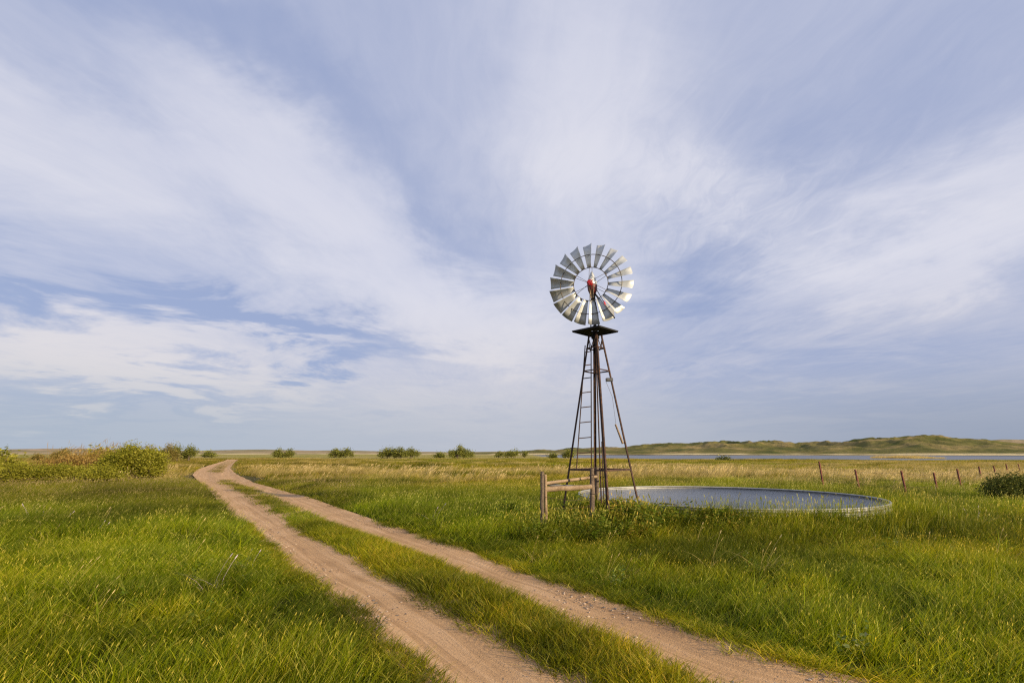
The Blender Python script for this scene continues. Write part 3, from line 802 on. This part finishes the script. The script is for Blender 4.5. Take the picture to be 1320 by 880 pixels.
def scatter(name, tufts, P_, rotz, scale, tint, variant, label=None):
    """one object; geometry nodes set a tuft on every point"""
    coll = bpy.data.collections.new(name + '_tufts')
    for i, tf in enumerate(tufts): coll.objects.link(tf)
    n = len(P_)
    me = bpy.data.meshes.new(name); me.vertices.add(n); me.vertices.foreach_set('co', P_.astype(np.float32).ravel())
    def at(nm, typ, key, arr):
        a = me.attributes.new(nm, typ, 'POINT'); a.data.foreach_set(key, np.ascontiguousarray(arr).ravel())
    at('turn', 'FLOAT_VECTOR', 'vector', np.stack([np.zeros(n), np.zeros(n), rotz], 1).astype(np.float32))
    at('size', 'FLOAT_VECTOR', 'vector', np.asarray(scale, np.float32).reshape(n, -1) * np.ones((1, 3), np.float32) if np.ndim(scale) == 1 else scale.astype(np.float32))
    at('tint', 'FLOAT_VECTOR', 'vector', tint.astype(np.float32)); at('which', 'INT', 'value', variant.astype(np.int32))
    o_ = link_mesh(name, me)
    ng = bpy.data.node_groups.new(name, 'GeometryNodeTree')
    ng.interface.new_socket('Geometry', in_out='INPUT', socket_type='NodeSocketGeometry')
    ng.interface.new_socket('Geometry', in_out='OUTPUT', socket_type='NodeSocketGeometry')
    N = ng.nodes; L = ng.links
    gi = N.new('NodeGroupInput'); go = N.new('NodeGroupOutput'); ip = N.new('GeometryNodeInstanceOnPoints')
    ci = N.new('GeometryNodeCollectionInfo'); ci.inputs['Collection'].default_value = coll
    ci.inputs['Separate Children'].default_value = True; ci.inputs['Reset Children'].default_value = True
    m2p = N.new('GeometryNodeMeshToPoints')
    L.new(gi.outputs[0], m2p.inputs[0])
    def na(nm, typ):
        a = N.new('GeometryNodeInputNamedAttribute'); a.data_type = typ; a.inputs[0].default_value = nm; return a.outputs[0]
    L.new(m2p.outputs[0], ip.inputs['Points']); L.new(ci.outputs[0], ip.inputs['Instance'])
    ip.inputs['Pick Instance'].default_value = True
    L.new(na('which', 'INT'), ip.inputs['Instance Index']); L.new(na('turn', 'FLOAT_VECTOR'), ip.inputs['Rotation']); L.new(na('size', 'FLOAT_VECTOR'), ip.inputs['Scale'])
    L.new(ip.outputs[0], go.inputs[0])
    md = o_.modifiers.new('tufts', 'NODES'); md.node_group = ng
    o_['kind'] = 'stuff'
    return o_

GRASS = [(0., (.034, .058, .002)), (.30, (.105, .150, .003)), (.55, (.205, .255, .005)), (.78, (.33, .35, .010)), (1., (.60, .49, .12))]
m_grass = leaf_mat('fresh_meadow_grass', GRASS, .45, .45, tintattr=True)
m_dry = leaf_mat('dry_bunch_grass', [(0., (.26, .21, .045)), (.5, (.46, .36, .13)), (1., (.68, .52, .27))], .35, .6, tintattr=True)
m_weed = leaf_mat('broad_leaf_weeds', [(0., (.06, .10, .006)), (.5, (.13, .19, .012)), (1., (.30, .29, .05))], .4, .5, tintattr=True)

# sideways span visible at a depth, plus a margin for a step aside
def field_points(y0, y1, dens, margin=1.5, seed=0, xr=None):
    r = np.random.default_rng(seed)
    X0 = lambda y: -(1.04 * y + margin)
    area = 2 * (1.04 * (y0 + y1) / 2 + margin) * (y1 - y0)
    n = int(area * dens)
    u = r.random(n)
    # linear growth of width with depth
    a, b_ = 1.04 * y0 + margin, 1.04 * y1 + margin
    wdt = np.sqrt(a * a + u * (b_ * b_ - a * a)); y = (wdt - margin) / 1.04
    x = (r.random(n) * 2 - 1) * wdt
    return x, y, r
def in_tank(x, y, pad=.05):
    a = np.arctan2(y - TC.y, x - TC.x)
    rr = cf[0] + cf[1] * np.cos(a) + cf[2] * np.sin(a) + cf[3] * np.cos(2 * a) + cf[4] * np.sin(2 * a)
    return np.hypot(x - TC.x, y - TC.y) < rr + pad

def dryness(x, y):
    """0 fresh green, 1 straw"""
    d = np.hypot(x, y)
    n = fbm(x * .10 + 3, y * .17 + 7, 4)
    far = sst(y, 22, 60) * .40
    right = sst(x - .30 * y, 3, 9) * sst(y, 19., 22) * (1 - sst(y, 60, 100)) * .54
    band = np.exp(-((y - 38 - .15 * x) / 14) ** 2) * .22 * (x > -.5 * y)
    return np.clip(.80 * sst(n + far * .30 + right * .42 + band * .6 - .12, .42, .78), 0, 1) * sst(y + .0 * x, 18, 25) * np.where(x < -.42 * y, .55, 1)
def tone_field(x, y, r):
    """slow colour drift of the sward: bluer / darker hollows, yellower swells"""
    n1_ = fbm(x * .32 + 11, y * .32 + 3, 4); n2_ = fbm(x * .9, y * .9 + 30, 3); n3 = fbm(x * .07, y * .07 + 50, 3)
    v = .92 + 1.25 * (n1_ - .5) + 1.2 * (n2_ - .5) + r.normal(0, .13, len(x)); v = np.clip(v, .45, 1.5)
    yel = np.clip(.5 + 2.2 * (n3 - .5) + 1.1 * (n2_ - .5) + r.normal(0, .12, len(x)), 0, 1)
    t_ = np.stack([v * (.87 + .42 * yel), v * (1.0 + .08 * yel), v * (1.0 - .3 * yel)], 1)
    v = v * np.where(x < -.1 * y, .84, .95); t_ = t_ * np.where(x < -.1 * y, .84, .95)[:, None]  # left side: darker green, with its deeper shading put into the tint
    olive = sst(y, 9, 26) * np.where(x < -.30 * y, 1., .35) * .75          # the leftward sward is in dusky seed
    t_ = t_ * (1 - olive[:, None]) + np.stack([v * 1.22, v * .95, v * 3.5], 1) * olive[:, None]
    return np.clip(t_, .1, 3)

def place(name, tufts, x, y, r, sc, tint, tilt=25):
    P_ = np.stack([x, y, gz(x, y)], 1)
    return scatter(name, tufts, P_, np.radians(r.normal(0, tilt, len(x))), sc, tint, r.integers(0, len(tufts), len(x)))

# ---- near meadow
near_t = [tuft_obj('tuft', [blades(46, .14, .10, .36, .0062 if i % 4 else .0095, .27, 20 + i, 4, .34, 0, 1, 60), blades(12, .15, .05, .15, .007, .8, 70 + i, 3, .3, 0, .6)] +
                   ([seedheads(2, .12, .30, .46, .35, 90 + i, .035, .0038, .95)] if i % 2 == 0 else []), m_grass) for i in range(8)]
x, y, r = field_points(2.6, 10.5, 76, 1.2, 1)
dl, dr, dw_ = road_t(x, y)
patch = .5 * fbm(x * .8 + 2, y * .8, 3) + .5 * fbm(x * 2.6 + 2, y * 2.6, 3)
keep = (dw_ < -.02)
shag = fbm(x * 2.2, y * 2.2, 2)
keep &= (dw_ < np.where(x < ex(E_L0, y), -.20, -.05) + .20 * (shag - .5))
x, y, dw_, patch = x[keep], y[keep], dw_[keep], patch[keep]
hs = np.clip(.36 + 1.3 * (patch - .15), .45, 1.15) * (.42 + .58 * sst(-dw_, .0, .75))
sc = np.stack([.9 + .0 * hs, .9 + 0 * hs, hs * (.85 + .3 * r.random(len(x)))], 1)
hmul = np.where(x < -1, 1.0, .95); sc[:, 2] *= hmul
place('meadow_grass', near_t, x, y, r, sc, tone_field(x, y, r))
# ---- median and verges: short, paler, patchy
med_t = [tuft_obj('short_tuft', [blades(42, .12, .05, .17, .0065, .55, 320 + i, 3, .6, .1, .95, 70)], m_grass) for i in range(6)]
x, y, r = field_points(2.6, 13, 170, .5, 2)
l1, r0 = ex(E_L1, y), ex(E_R0, y); l0, r1 = ex(E_L0, y), ex(E_R1, y)
md = np.minimum(x - l1, r0 - x) * .62; vg = -np.minimum(x - l0, r1 - x) * .62
nz = fbm(x * 1.6 + 9, y * 1.6, 3)
keep = ((md > -.04 + .26 * (nz - .35)) | ((vg > -.04 + .2 * (nz - .3)) & (vg < np.where(x < l0 + .3, .22, .15))))
x, y, md = x[keep], y[keep], md[keep]
hh = np.where(md > -.1, .40 + .75 * sst(md, -.08, .25) * (0.45 + nz[keep]), .62)
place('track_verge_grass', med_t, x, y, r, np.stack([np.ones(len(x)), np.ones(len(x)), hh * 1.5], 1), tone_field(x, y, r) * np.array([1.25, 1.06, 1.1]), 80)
# ---- middle meadow
mid_t = [tuft_obj('wide_tuft', [blades(130, .38, .14, .42, .0105, .28, 420 + i, 3, .36, 0, 1, 55)] + [seedheads(4, .35, .34, .50, .4, 480 + i, .045, .0055, .95)], m_grass) for i in range(6)]
x, y, r = field_points(10, 30, 12., 2, 3)
dl, dr, dw_ = road_t(x, y); nz = fbm(x * .5, y * .5 + 8, 3)
inmed = np.minimum(x - ex(E_L1, y), ex(E_R0, y) - x) * .7
dry = dryness(x, y)
keep = ((dw_ < -.20) | ((inmed > .12))) & ~in_tank(x, y, .20) & (r.random(len(x)) > dry * .62)
x, y, dw_, nz, inmed = x[keep], y[keep], dw_[keep], nz[keep], inmed[keep]
hs = (.70 + .75 * (nz - .1)) * np.where(dw_ > 0, .42, .5 + .5 * sst(-dw_, 0, 1.)) * np.where(in_tank(x, y, 1.3), np.where(y < 15, 1.25, .75), 1)
wdth = np.where(dw_ > 0, .5, 1.)
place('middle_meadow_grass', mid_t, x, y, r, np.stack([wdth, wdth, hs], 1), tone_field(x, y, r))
# ---- the strip between the wheel lines farther on
x, y, r = field_points(13, 110, 14., .5, 31)
inm = np.minimum(x - ex(E_L1, y), ex(E_R0, y) - x)
keep = (inm > .06) & (r.random(len(x)) < .8) & (inm < 3) & ~((y > 32) & (y < 44)); x, y = x[keep], y[keep]
place('track_strip_grass', med_t, x, y, r, np.stack([1.4 + .02 * y, 1.4 + .02 * y, 1.3 + .01 * y], 1), tone_field(x, y, r), 80)
# ---- far meadow
far_t = [tuft_obj('broad_patch', [blades(240, 1.15, .16, .46, .024, .35, 520 + i, 2, .4)], m_grass) for i in range(5)]
fdry_t = [tuft_obj('straw_patch', [blades(200, 1.1, .20, .60, .022, .40, 560 + i, 2, .5, .1, 1.)], m_dry) for i in range(5)]
x, y, r = field_points(27, 150, .75, 6, 4)
keep = ((road_t(x, y)[2] < -1.2) | (y > 120)) & (y < shore_near(x) - 5); x, y = x[keep], y[keep]
dry = dryness(x, y); isdry = r.random(len(x)) < dry * .80
tf = tone_field(x, y, r)
g_ = ~isdry
place('far_meadow_grass', far_t, x[g_], y[g_], r, np.stack([np.ones(g_.sum())] * 2 + [.65 + .55 * r.random(g_.sum())], 1), tf[g_] * np.array([1.12, 1.0, 1.1]))
d_ = isdry
place('far_straw_grass', fdry_t, x[d_], y[d_], r, np.stack([np.ones(d_.sum())] * 2 + [.6 + .6 * r.random(d_.sum())], 1), np.ones((d_.sum(), 3)) * (.75 + .45 * r.random((d_.sum(), 1))))
# ---- dry bunch grass in the middle distance
dry_t = [tuft_obj('straw_tuft', [blades(70, .26, .28, .75, .010, .42, 620 + i, 4, .75, .0, 1., 50), seedheads(9, .22, .5, .85, .55, 660 + i, .13, .016)], m_dry) for i in range(6)]
x, y, r = field_points(16, 42, 3.4, 2, 5)
dry = dryness(x, y); keep = (r.random(len(x)) < dry) & (road_t(x, y)[2] < -.5) & ~in_tank(x, y, .8); x, y = x[keep], y[keep]
place('dry_bunch_grass', dry_t, x, y, r, (.75 + .5 * r.random(len(x))) * np.where(x > .45 * y, .68, .9), np.ones((len(x), 3)) * (.7 + .5 * r.random((len(x), 1))))

# ---- weeds and stems round the mill foot and the tank
def leafy(n, radius, h, lw, seed, stems=9):
    r = np.random.default_rng(seed); V = []; F = []; T = []; b = 0
    for s_ in range(stems):
        q = radius * math.sqrt(r.random()); th = r.random() * 6.28; bx, by = q * math.cos(th), q * math.sin(th); H = h * (.55 + .6 * r.random()); ln = r.normal(.2, .18), r.normal(0, .15)
        for j in range(n // stems):
            f = .15 + .85 * r.random(); p = np.array([bx + ln[0] * f * H, by + ln[1] * f * H, f * H]); a = r.random() * 6.28; up = r.uniform(-.1, .7)
            L = lw * (.8 + .8 * r.random()); dv = np.array([math.cos(a), math.sin(a), up]); dv /= np.linalg.norm(dv); sd2 = np.array([-math.sin(a), math.cos(a), r.uniform(-.4, .4)]) * L * .28
            V += [p, p + dv * L * .5 - sd2, p + dv * L, p + dv * L * .5 + sd2]; F.append((b, b + 1, b + 2, b + 3)); tt = r.random(); T += [tt] * 4; b += 4
    return np.array(V), np.array(F), np.array(T)
weed_t = [tuft_obj('weed', [leafy(170, .2, .50, .075, 700 + i), blades(26, .2, .3, .62, .011, .4, 740 + i, 4, .6)] + ([seedheads(5, .18, .45, .75, .3, 760 + i, .09, .012, 1.)] if i % 2 else []), m_weed) for i in range(5)]
r = np.random.default_rng(77)
n = 330
x = np.concatenate([r.normal(1.75, .75, n), r.uniform(2.4, 4.6, 90), r.uniform(1.3, 2.5, 90)]); y = np.concatenate([r.normal(11.4, .75, n), np.zeros(90), r.uniform(12.0, 13.9, 90)])
y[n:n + 90] = 12.3 - .35 * (x[n:n + 90] - 2.4) + r.normal(0, .35, 90) - .35
keep = ~in_tank(x, y, .15) & (np.hypot(x - TX, y - TY) > .1) & (y > 9.6); x, y = x[keep], y[keep]
tint = np.ones((len(x), 3)) * (.75 + .6 * r.random((len(x), 1))); tn = r.random(len(x)) < .12; tint[tn] = (1.9, 1.35, 1.6)
place('weeds', weed_t, x, y, r, (.55 + .45 * r.random(len(x))) * np.where(y > 12.1, 1.35, 1.) * np.where(np.hypot(x - 2.9, y - 11.1) < .8, 1.1, .85), tint, 180)
# odd plants mixed in the near sward: pale broad blades, small herbs, dead straw
odd_t = [tuft_obj('herb', [leafy(60, .10, .24, .032, 1700 + i, 6)], m_weed) for i in range(3)] + \
        [tuft_obj('broad_blades', [blades(9, .05, .24, .46, .014, .40, 1740 + i, 5, .6, .3, .8, 50)], m_grass) for i in range(3)] + \
        [tuft_obj('dead_straw', [blades(12, .12, .20, .46, .0055, .5, 1760 + i, 4, .7, .4, 1., 90), seedheads(2, .08, .34, .5, .5, 1780 + i, .06, .006, .9)], m_dry) for i in range(2)]
x, y, r = field_points(2.8, 14, 3.6, 1., 21)
keep = (road_t(x, y)[2] < -.25) & ~in_tank(x, y, .2) & (r.random(len(x)) < sst(fbm(x * .7 + 60, y * .7, 3), .38, .6)); x, y = x[keep], y[keep]; n = len(x)
tint = np.ones((n, 3)) * (.8 + .5 * r.random((n, 1))); bl = r.random(n) < .2; tint[bl] = (1.2, 1.2, 3.5)
place('mixed_herbs', odd_t, x, y, r, .75 + .5 * r.random(n), tint, 60)
# thin flowering stems standing in front of the tank
stem_t = [tuft_obj('stems', [seedheads(5, .22, .42, .62, .14, 800 + i, .07, .007, .85, 60.)], m_grass) for i in range(4)]
r = np.random.default_rng(78); aa = np.radians(r.uniform(-120, -48, 150)); aa = aa[:]; rr = np.array([tank_r(a) for a in aa]) + .1 + .5 * r.random(150)
x, y = TC.x + rr * np.cos(aa), TC.y + rr * np.sin(aa)
place('flowering_stems', stem_t, x, y, r, .60 + .45 * r.random(150), np.ones((150, 3)) * np.array([.75, .85, .8]), 60)

# ---- gravel on the track
m_stone, t, o = mat('gravel_stone')
oi = t.new('ShaderNodeAttribute', attribute_type='INSTANCER', attribute_name='tint')
principled(t, o, oi.outputs['Color'], .85, 0., t.bump(t.noise(t.new('ShaderNodeTexCoord').outputs['Object'], 60., 3.), .3, .01))
def stone(seed):
    import bmesh
    bm = bmesh.new(); bmesh.ops.create_icosphere(bm, subdivisions=1, radius=.5); rn = random.Random(seed)
    for v in bm.verts: v.co *= rn.uniform(.7, 1.1); v.co.z *= .55; v.co.x *= 1.2
    me = bpy.data.meshes.new('stone'); bm.to_mesh(me); bm.free(); me.materials.append(m_stone); return bpy.data.objects.new('stone', me)
x, y, r = field_points(2.6, 18, 900, .5, 6)
dl, dr, dw_ = road_t(x, y); cl = fbm(x * 1.1 + 4, y * .8 + 2, 3)
edge_ = np.exp(-((dl - .12) / .14) ** 2) * (x < ex(E_L1, y) - .45) + .75 * np.exp(-((dr - .10) / .12) ** 2) + .10 + .5 * sst(x, -1.5, 1.) * sst(5.4 - y, 0, .8) * (x < ex(E_L1, y))
keep = ((dl > .0) | (dr > .0)) & (r.random(len(x)) < edge_ * sst(cl, .40, .62) * 1.0); x, y = x[keep], y[keep]; n = len(x)
sz = .008 + .030 * r.random(n) ** 3.8
pal = np.array([(.12, .105, .10), (.40, .30, .22), (.30, .20, .13), (.44, .34, .25), (.24, .18, .14)])
sc = np.stack([sz, sz * (.7 + .5 * r.random(n)), sz * (.7 + .5 * r.random(n))], 1)
P_ = np.stack([x, y, gz(x, y) + .022 + sz * .12], 1)
scatter('gravel', [stone(i) for i in range(6)], P_, r.random(n) * 6.28, sc, pal[r.integers(0, 5, n)] * (.8 + .4 * r.random((n, 1))), r.integers(0, 6, n))

# ------------------------------------------------------------------ shrubs and trees
def crown(clumps, n, leaf, seed, aspect=.45, wind=.25, shell=.55, rise=.25):
    """clumps: (x, y, z, rx, ry, rz, share) ellipsoids filled with small leaves in sprays"""
    r = np.random.default_rng(seed); tot = sum(c_[6] for c_ in clumps); V = []; F = []; T = []; b = 0
    allP = []; 
    for c_ in clumps:
        m_ = int(n * c_[6] / tot); ns = max(6, m_ // 26)
        # sprays: small bursts of leaves round a twig end
        d = r.normal(size=(ns, 3)); d /= np.linalg.norm(d, axis=1)[:, None]; rad_ = (shell + (1.0 - shell) * r.random(ns)) * (.85 + .25 * r.random(ns))
        cen = d * rad_[:, None] * np.array(c_[3:6]) + np.array(c_[:3])
        k = r.integers(0, ns, m_); sp = .16 * min(c_[3:6]) + leaf
        P_ = cen[k] + r.normal(size=(m_, 3)) * sp * np.array([1.2, 1.2, .8]) + d[k] * 0
        allP.append((P_, r.random(ns)[k]))
    P_ = np.concatenate([a[0] for a in allP]); sprayt = np.concatenate([a[1] for a in allP])
    keep = P_[:, 2] > .02; P_ = P_[keep]; sprayt = sprayt[keep]; m_ = len(P_)
    a = r.random(m_) * 2 * np.pi; up = r.normal(rise, .5, m_)
    dv = np.stack([np.cos(a) + wind, np.sin(a), up], 1); dv /= np.linalg.norm(dv, axis=1)[:, None]
    w = np.cross(dv, r.normal(size=(m_, 3))); w /= np.linalg.norm(w, axis=1)[:, None]
    L = leaf * (.6 + .8 * r.random(m_))[:, None]
    V = np.stack([P_, P_ + dv * L * .5 + w * L * aspect * .5, P_ + dv * L, P_ + dv * L * .5 - w * L * aspect * .5], 1).reshape(-1, 3)
    F = np.arange(m_ * 4).reshape(-1, 4); T = np.repeat(np.clip(sprayt * .65 + .35 * r.random(m_), 0, 1), 4)
    return V, F, T
def leaves(name, parent, geo, m_):
    v, f, t_ = geo; me = np_mesh(name, v, f); col_attr(me, 'tone', np.stack([t_] * 3, 1)); return link_mesh(name, me, m_, parent)
m_willow = leaf_mat('willow_leaves', [(0., (.11, .125, .010)), (.5, (.235, .235, .020)), (1., (.42, .37, .06))], .35, .5)
m_redtwig = leaf_mat('russet_twigs', [(0., (.15, .085, .025)), (.5, (.28, .17, .05)), (1., (.42, .31, .10))], .2, .6)
m_darkbush = leaf_mat('dark_bush_leaves', [(0., (.035, .050, .008)), (.5, (.075, .095, .018)), (1., (.19, .18, .05))], .25, .5)
m_tree = leaf_mat('cottonwood_leaves', [(0., (.08, .10, .02)), (.5, (.18, .19, .04)), (1., (.30, .30, .07))], .3, .5)
m_olive = leaf_mat('yellow_leaved_tree', [(0., (.12, .095, .022)), (.5, (.22, .175, .045)), (1., (.34, .27, .09))], .3, .5)
m_bark, t, o = mat('bark'); tc = t.new('ShaderNodeTexCoord').outputs['Object']
principled(t, o, t.ramp(t.noise(tc, 12., 6., .7), [(.3, (.045, .032, .022)), (.7, (.16, .12, .085))]), .9)

def stems(parent, cl, n, seed, r0=.02, name='stems'):
    b = MB(); rn = random.Random(seed)
    for i in range(n):
        c_ = rn.choice(cl); a = rn.uniform(0, 6.28); f = rn.uniform(.3, .9)
        e = Vector((c_[0] + c_[3] * f * math.cos(a), c_[1] + c_[4] * f * math.sin(a), c_[2] + c_[5] * rn.uniform(-.2, .8)))
        s0 = Vector((c_[0] + rn.uniform(-.3, .3) * c_[3], c_[1] + rn.uniform(-.3, .3) * c_[4], -.05)); md_ = s0.lerp(e, .5) + Vector((0, 0, .15 * c_[5]))
        b.tube([s0, md_, e], [r0, r0 * .7, r0 * .3], 5, cap=False)
    return tag(b.build(name, m_bark, parent), kind='stuff')
def shrub(px, py_top, y, width_px, name, label, group, m_, n, leaf, seed, cat='shrub', dep=1., lumps=4, wind=.25, m2=None, base_px=None):
    s = width_px / FPX * y; tz = at_depth(px, py_top, y).z; X = at_depth(px, 584, y).x
    g = gz1(X, y); e = empty(name, (X, y, g)); tag(e, label, cat, group)
    H = tz - g; rn = random.Random(seed); cl = []
    for i in range(lumps):
        f = (i + .5) / lumps - .5; hh = H * (1 - .9 * abs(f) ** 1.6 * rn.uniform(.8, 1.6))
        hh = min(hh, H)
        rx = s / lumps * rn.uniform(.6, .85); cl.append((f * s * .92, rn.uniform(-.3, .3) * s * dep * .4, hh * .52, rx, max(rx, s * .25 * dep), hh * .47, rx * hh))
    stems(e, cl, 8 + 3 * lumps, seed, max(.012, H * .012))
    leaves('foliage', e, crown(cl, n, leaf, seed, wind=wind), m_)
    if m2 is not None: leaves('twigs', e, crown(cl, n // 2, leaf * 3.0, seed + 5, .05, 1.1, .2, 1.3), m2)
    return e
G1 = 'shrubs in the thicket beside the track'
shrub(172, 572.5, 29.5, 84, 'willow_shrub', 'tallest and roundest green willow shrub at the right end of the left thicket', G1, m_willow, 30000, .10, 101, lumps=5, dep=.8)
shrub(112, 585, 30.5, 92, 'willow_shrub', 'russet bare-twigged shrub leaning left of the tall green willow shrub', G1, m_redtwig, 9000, .11, 102, lumps=5, m2=m_redtwig)
shrub(137, 578.5, 31.5, 60, 'willow_shrub', 'russet and green shrub rising behind the tall green willow shrub', G1, m_willow, 7000, .12, 112, lumps=4, m2=m_redtwig)
shrub(85, 597, 27.5, 62, 'willow_shrub', 'low green shrub in front of the russet shrub', G1, m_willow, 12000, .085, 103, lumps=5)
shrub(33, 594, 27., 60, 'willow_shrub', 'low leafy green shrub second from the left edge of the thicket', G1, m_willow, 13000, .085, 104, lumps=5)
shrub(-14, 592, 27.5, 50, 'willow_shrub', 'low green shrub cut by the left edge of the view', G1, m_willow, 9000, .085, 105, lumps=4)
shrub(140, 600, 27.0, 46, 'willow_shrub', 'small low shrub at the foot of the tall willow shrub', G1, m_willow, 6000, .085, 106, lumps=3)
shrub(-2, 574, 38, 32, 'young_tree', 'wind-bent sapling at the left edge behind the thicket', None, m_willow, 1100, .25, 107, cat='tree', lumps=2, wind=1.2)
shrub(124, 571.5, 40, 16, 'young_tree', 'thin sapling showing its tip above the russet shrub', None, m_willow, 420, .24, 108, cat='tree', lumps=2, wind=1.)
shrub(1312, 611, 17.2, 84, 'dark_bush', 'dark green rounded bush at the right edge in front of the fence posts', None, m_darkbush, 26000, .060, 109, lumps=6)
shrub(932, 590.2, 112, 13, 'dark_bush', 'tiny dark bush alone in the meadow just short of the lake', None, m_darkbush, 500, .4, 110, lumps=2)

def tree(px, py_top, y, width_px, label, m_, seed, n=900, group='trees scattered along the far meadow edge', leaf_px=1.0, lumps=4, trunk=.25, py_base=None, lean=0.):
    w = width_px / FPX * y; X = at_depth(px, 584, y).x; g = gz1(X, y); tz = at_depth(px, py_top, y).z; H = max(1.2, tz - g)
    e = empty('tree', (X, y, g)); tag(e, label, 'tree', group); rn = random.Random(seed); cl = []
    for i in range(lumps):
        f = (i + .5) / lumps - .5; top_ = H * (1 - 1.1 * abs(f) ** 1.7 * rn.uniform(.6, 1.5)) * rn.uniform(.66, 1.) if i != lumps // 2 else H
        bot = H * trunk * rn.uniform(.5, 1.1); rx = w / lumps * rn.uniform(.45, .75)
        cl.append((f * w * .9 + lean * H * .2, rn.uniform(-.25, .25) * w, (top_ + bot) / 2, rx, rx * 1.1, (top_ - bot) / 2, rx * (top_ - bot)))
    b = MB()
    tr_ = H * .035 + .05
    b.tube([(0, 0, -.2), (lean * H * .05, 0, H * .25), (lean * H * .15, 0, H * .55)], [tr_, tr_ * .75, tr_ * .45], 7)
    for c_ in cl: b.tube([(0, 0, H * .22), (c_[0] * .5, c_[1] * .5, c_[2] * .75), (c_[0], c_[1], c_[2] + c_[5] * .4)], [tr_ * .6, tr_ * .4, tr_ * .15], 5, cap=False)
    b.build('trunk', m_bark, e)
    leaves('crown', e, crown(cl, n, leaf_px / FPX * y * 1.25, seed, .7, .2, .2), m_)
    return e
T_ = [
 (83, 576, 110, 32, 'wide flat-topped tree behind the left thicket', m_olive, 900, 4),
 (48, 583, 110, 14, 'small reddish scrub tree left of the flat-topped tree', m_olive, 300, 3),
 (186, 570.5, 62, 40, 'yellow-green tree just behind the tall willow shrub', m_olive, 1100, 4),
 (216, 573, 85, 26, 'olive tree right behind the willow shrub, second from the two-trunked one', m_olive, 700, 3),
 (229, 571, 95, 22, 'fuller green tree beside the rightmost tree of the left group', m_tree, 700, 3),
 (244, 571.5, 95, 15, 'rightmost tree of the left group, narrow with a visible trunk', m_tree, 500, 3),
 (270, 581.5, 200, 20, 'low shrubby tree near where the track vanishes', m_tree, 320, 3),
 (359, 577.5, 170, 11, 'left tree of the small pair beyond the track', m_tree, 380, 3),
 (373, 579, 170, 12, 'right tree of the small pair beyond the track', m_tree, 360, 3),
 (432, 577.5, 190, 16, 'left tree of the low clump in the middle of the left meadow', m_tree, 420, 3),
 (446, 577.5, 190, 18, 'right tree of the low clump in the middle of the left meadow', m_tree, 460, 4),
 (500, 576, 170, 24, 'left dark tree of the largest far grove', m_tree, 700, 4),
 (516, 575.5, 168, 20, 'middle tree of the largest far grove', m_tree, 620, 3),
 (530, 574.5, 170, 18, 'right tree of the largest far grove with a ragged top', m_tree, 560, 3),
 (590, 573, 165, 24, 'rounded dark green tree standing on its own left of the windmill', m_tree, 900, 4),
 (604, 580, 172, 12, 'small tree against the right side of the rounded dark tree', m_tree, 240, 2),
 (566, 582.5, 175, 14, 'low shrub-like tree left of the rounded dark tree', m_tree, 240, 3),
 (643, 580, 210, 7, 'leftmost of three tiny far trees left of the fence', m_tree, 140, 2),
 (655, 580.5, 205, 9, 'bushy one in the middle of three tiny far trees', m_tree, 180, 2),
 (662.5, 578, 205, 9, 'tallest of three tiny far trees left of the fence', m_tree, 220, 2),
 (676, 579.5, 215, 5, 'thin tiny far tree nearest the fence', m_tree, 120, 2),
 (712, 583.5, 185, 9, 'low round tree left of the windmill legs', m_tree, 240, 2),
 (732, 579.5, 180, 15, 'round tree framed by the windmill left leg', m_tree, 460, 3),
]
for i, (px, pt, y_, w_, lab, m_, n_, lu) in enumerate(T_):
    tree(px, pt, y_, w_, lab, m_, 200 + i, int(n_ * 4), lumps=lu, trunk=.12 if i not in (4, 5) else .28, group='trees behind the left thicket' if px < 250 else 'trees scattered along the far meadow edge')
# reeds: an island patch in the lake
reed_t = [tuft_obj('reed_patch', [blades(160, 2.2, .5, 1.3, .05, .25, 900 + i, 2, .3, .3, 1.)], m_dry) for i in range(3)]
r = np.random.default_rng(91); n = 150; c1 = on_level(1165, 590.5, LAKE_Z)
x = c1.x + r.normal(0, .018 * c1.y * 1.0, n); y = c1.y + r.normal(0, 6, n)
P_ = np.stack([x, y, np.full(n, LAKE_Z)], 1)
scatter('lake_reeds', reed_t, P_, r.random(n) * 6.28, .6 + .6 * r.random(n), np.ones((n, 3)) * 1.1, r.integers(0, 3, n))
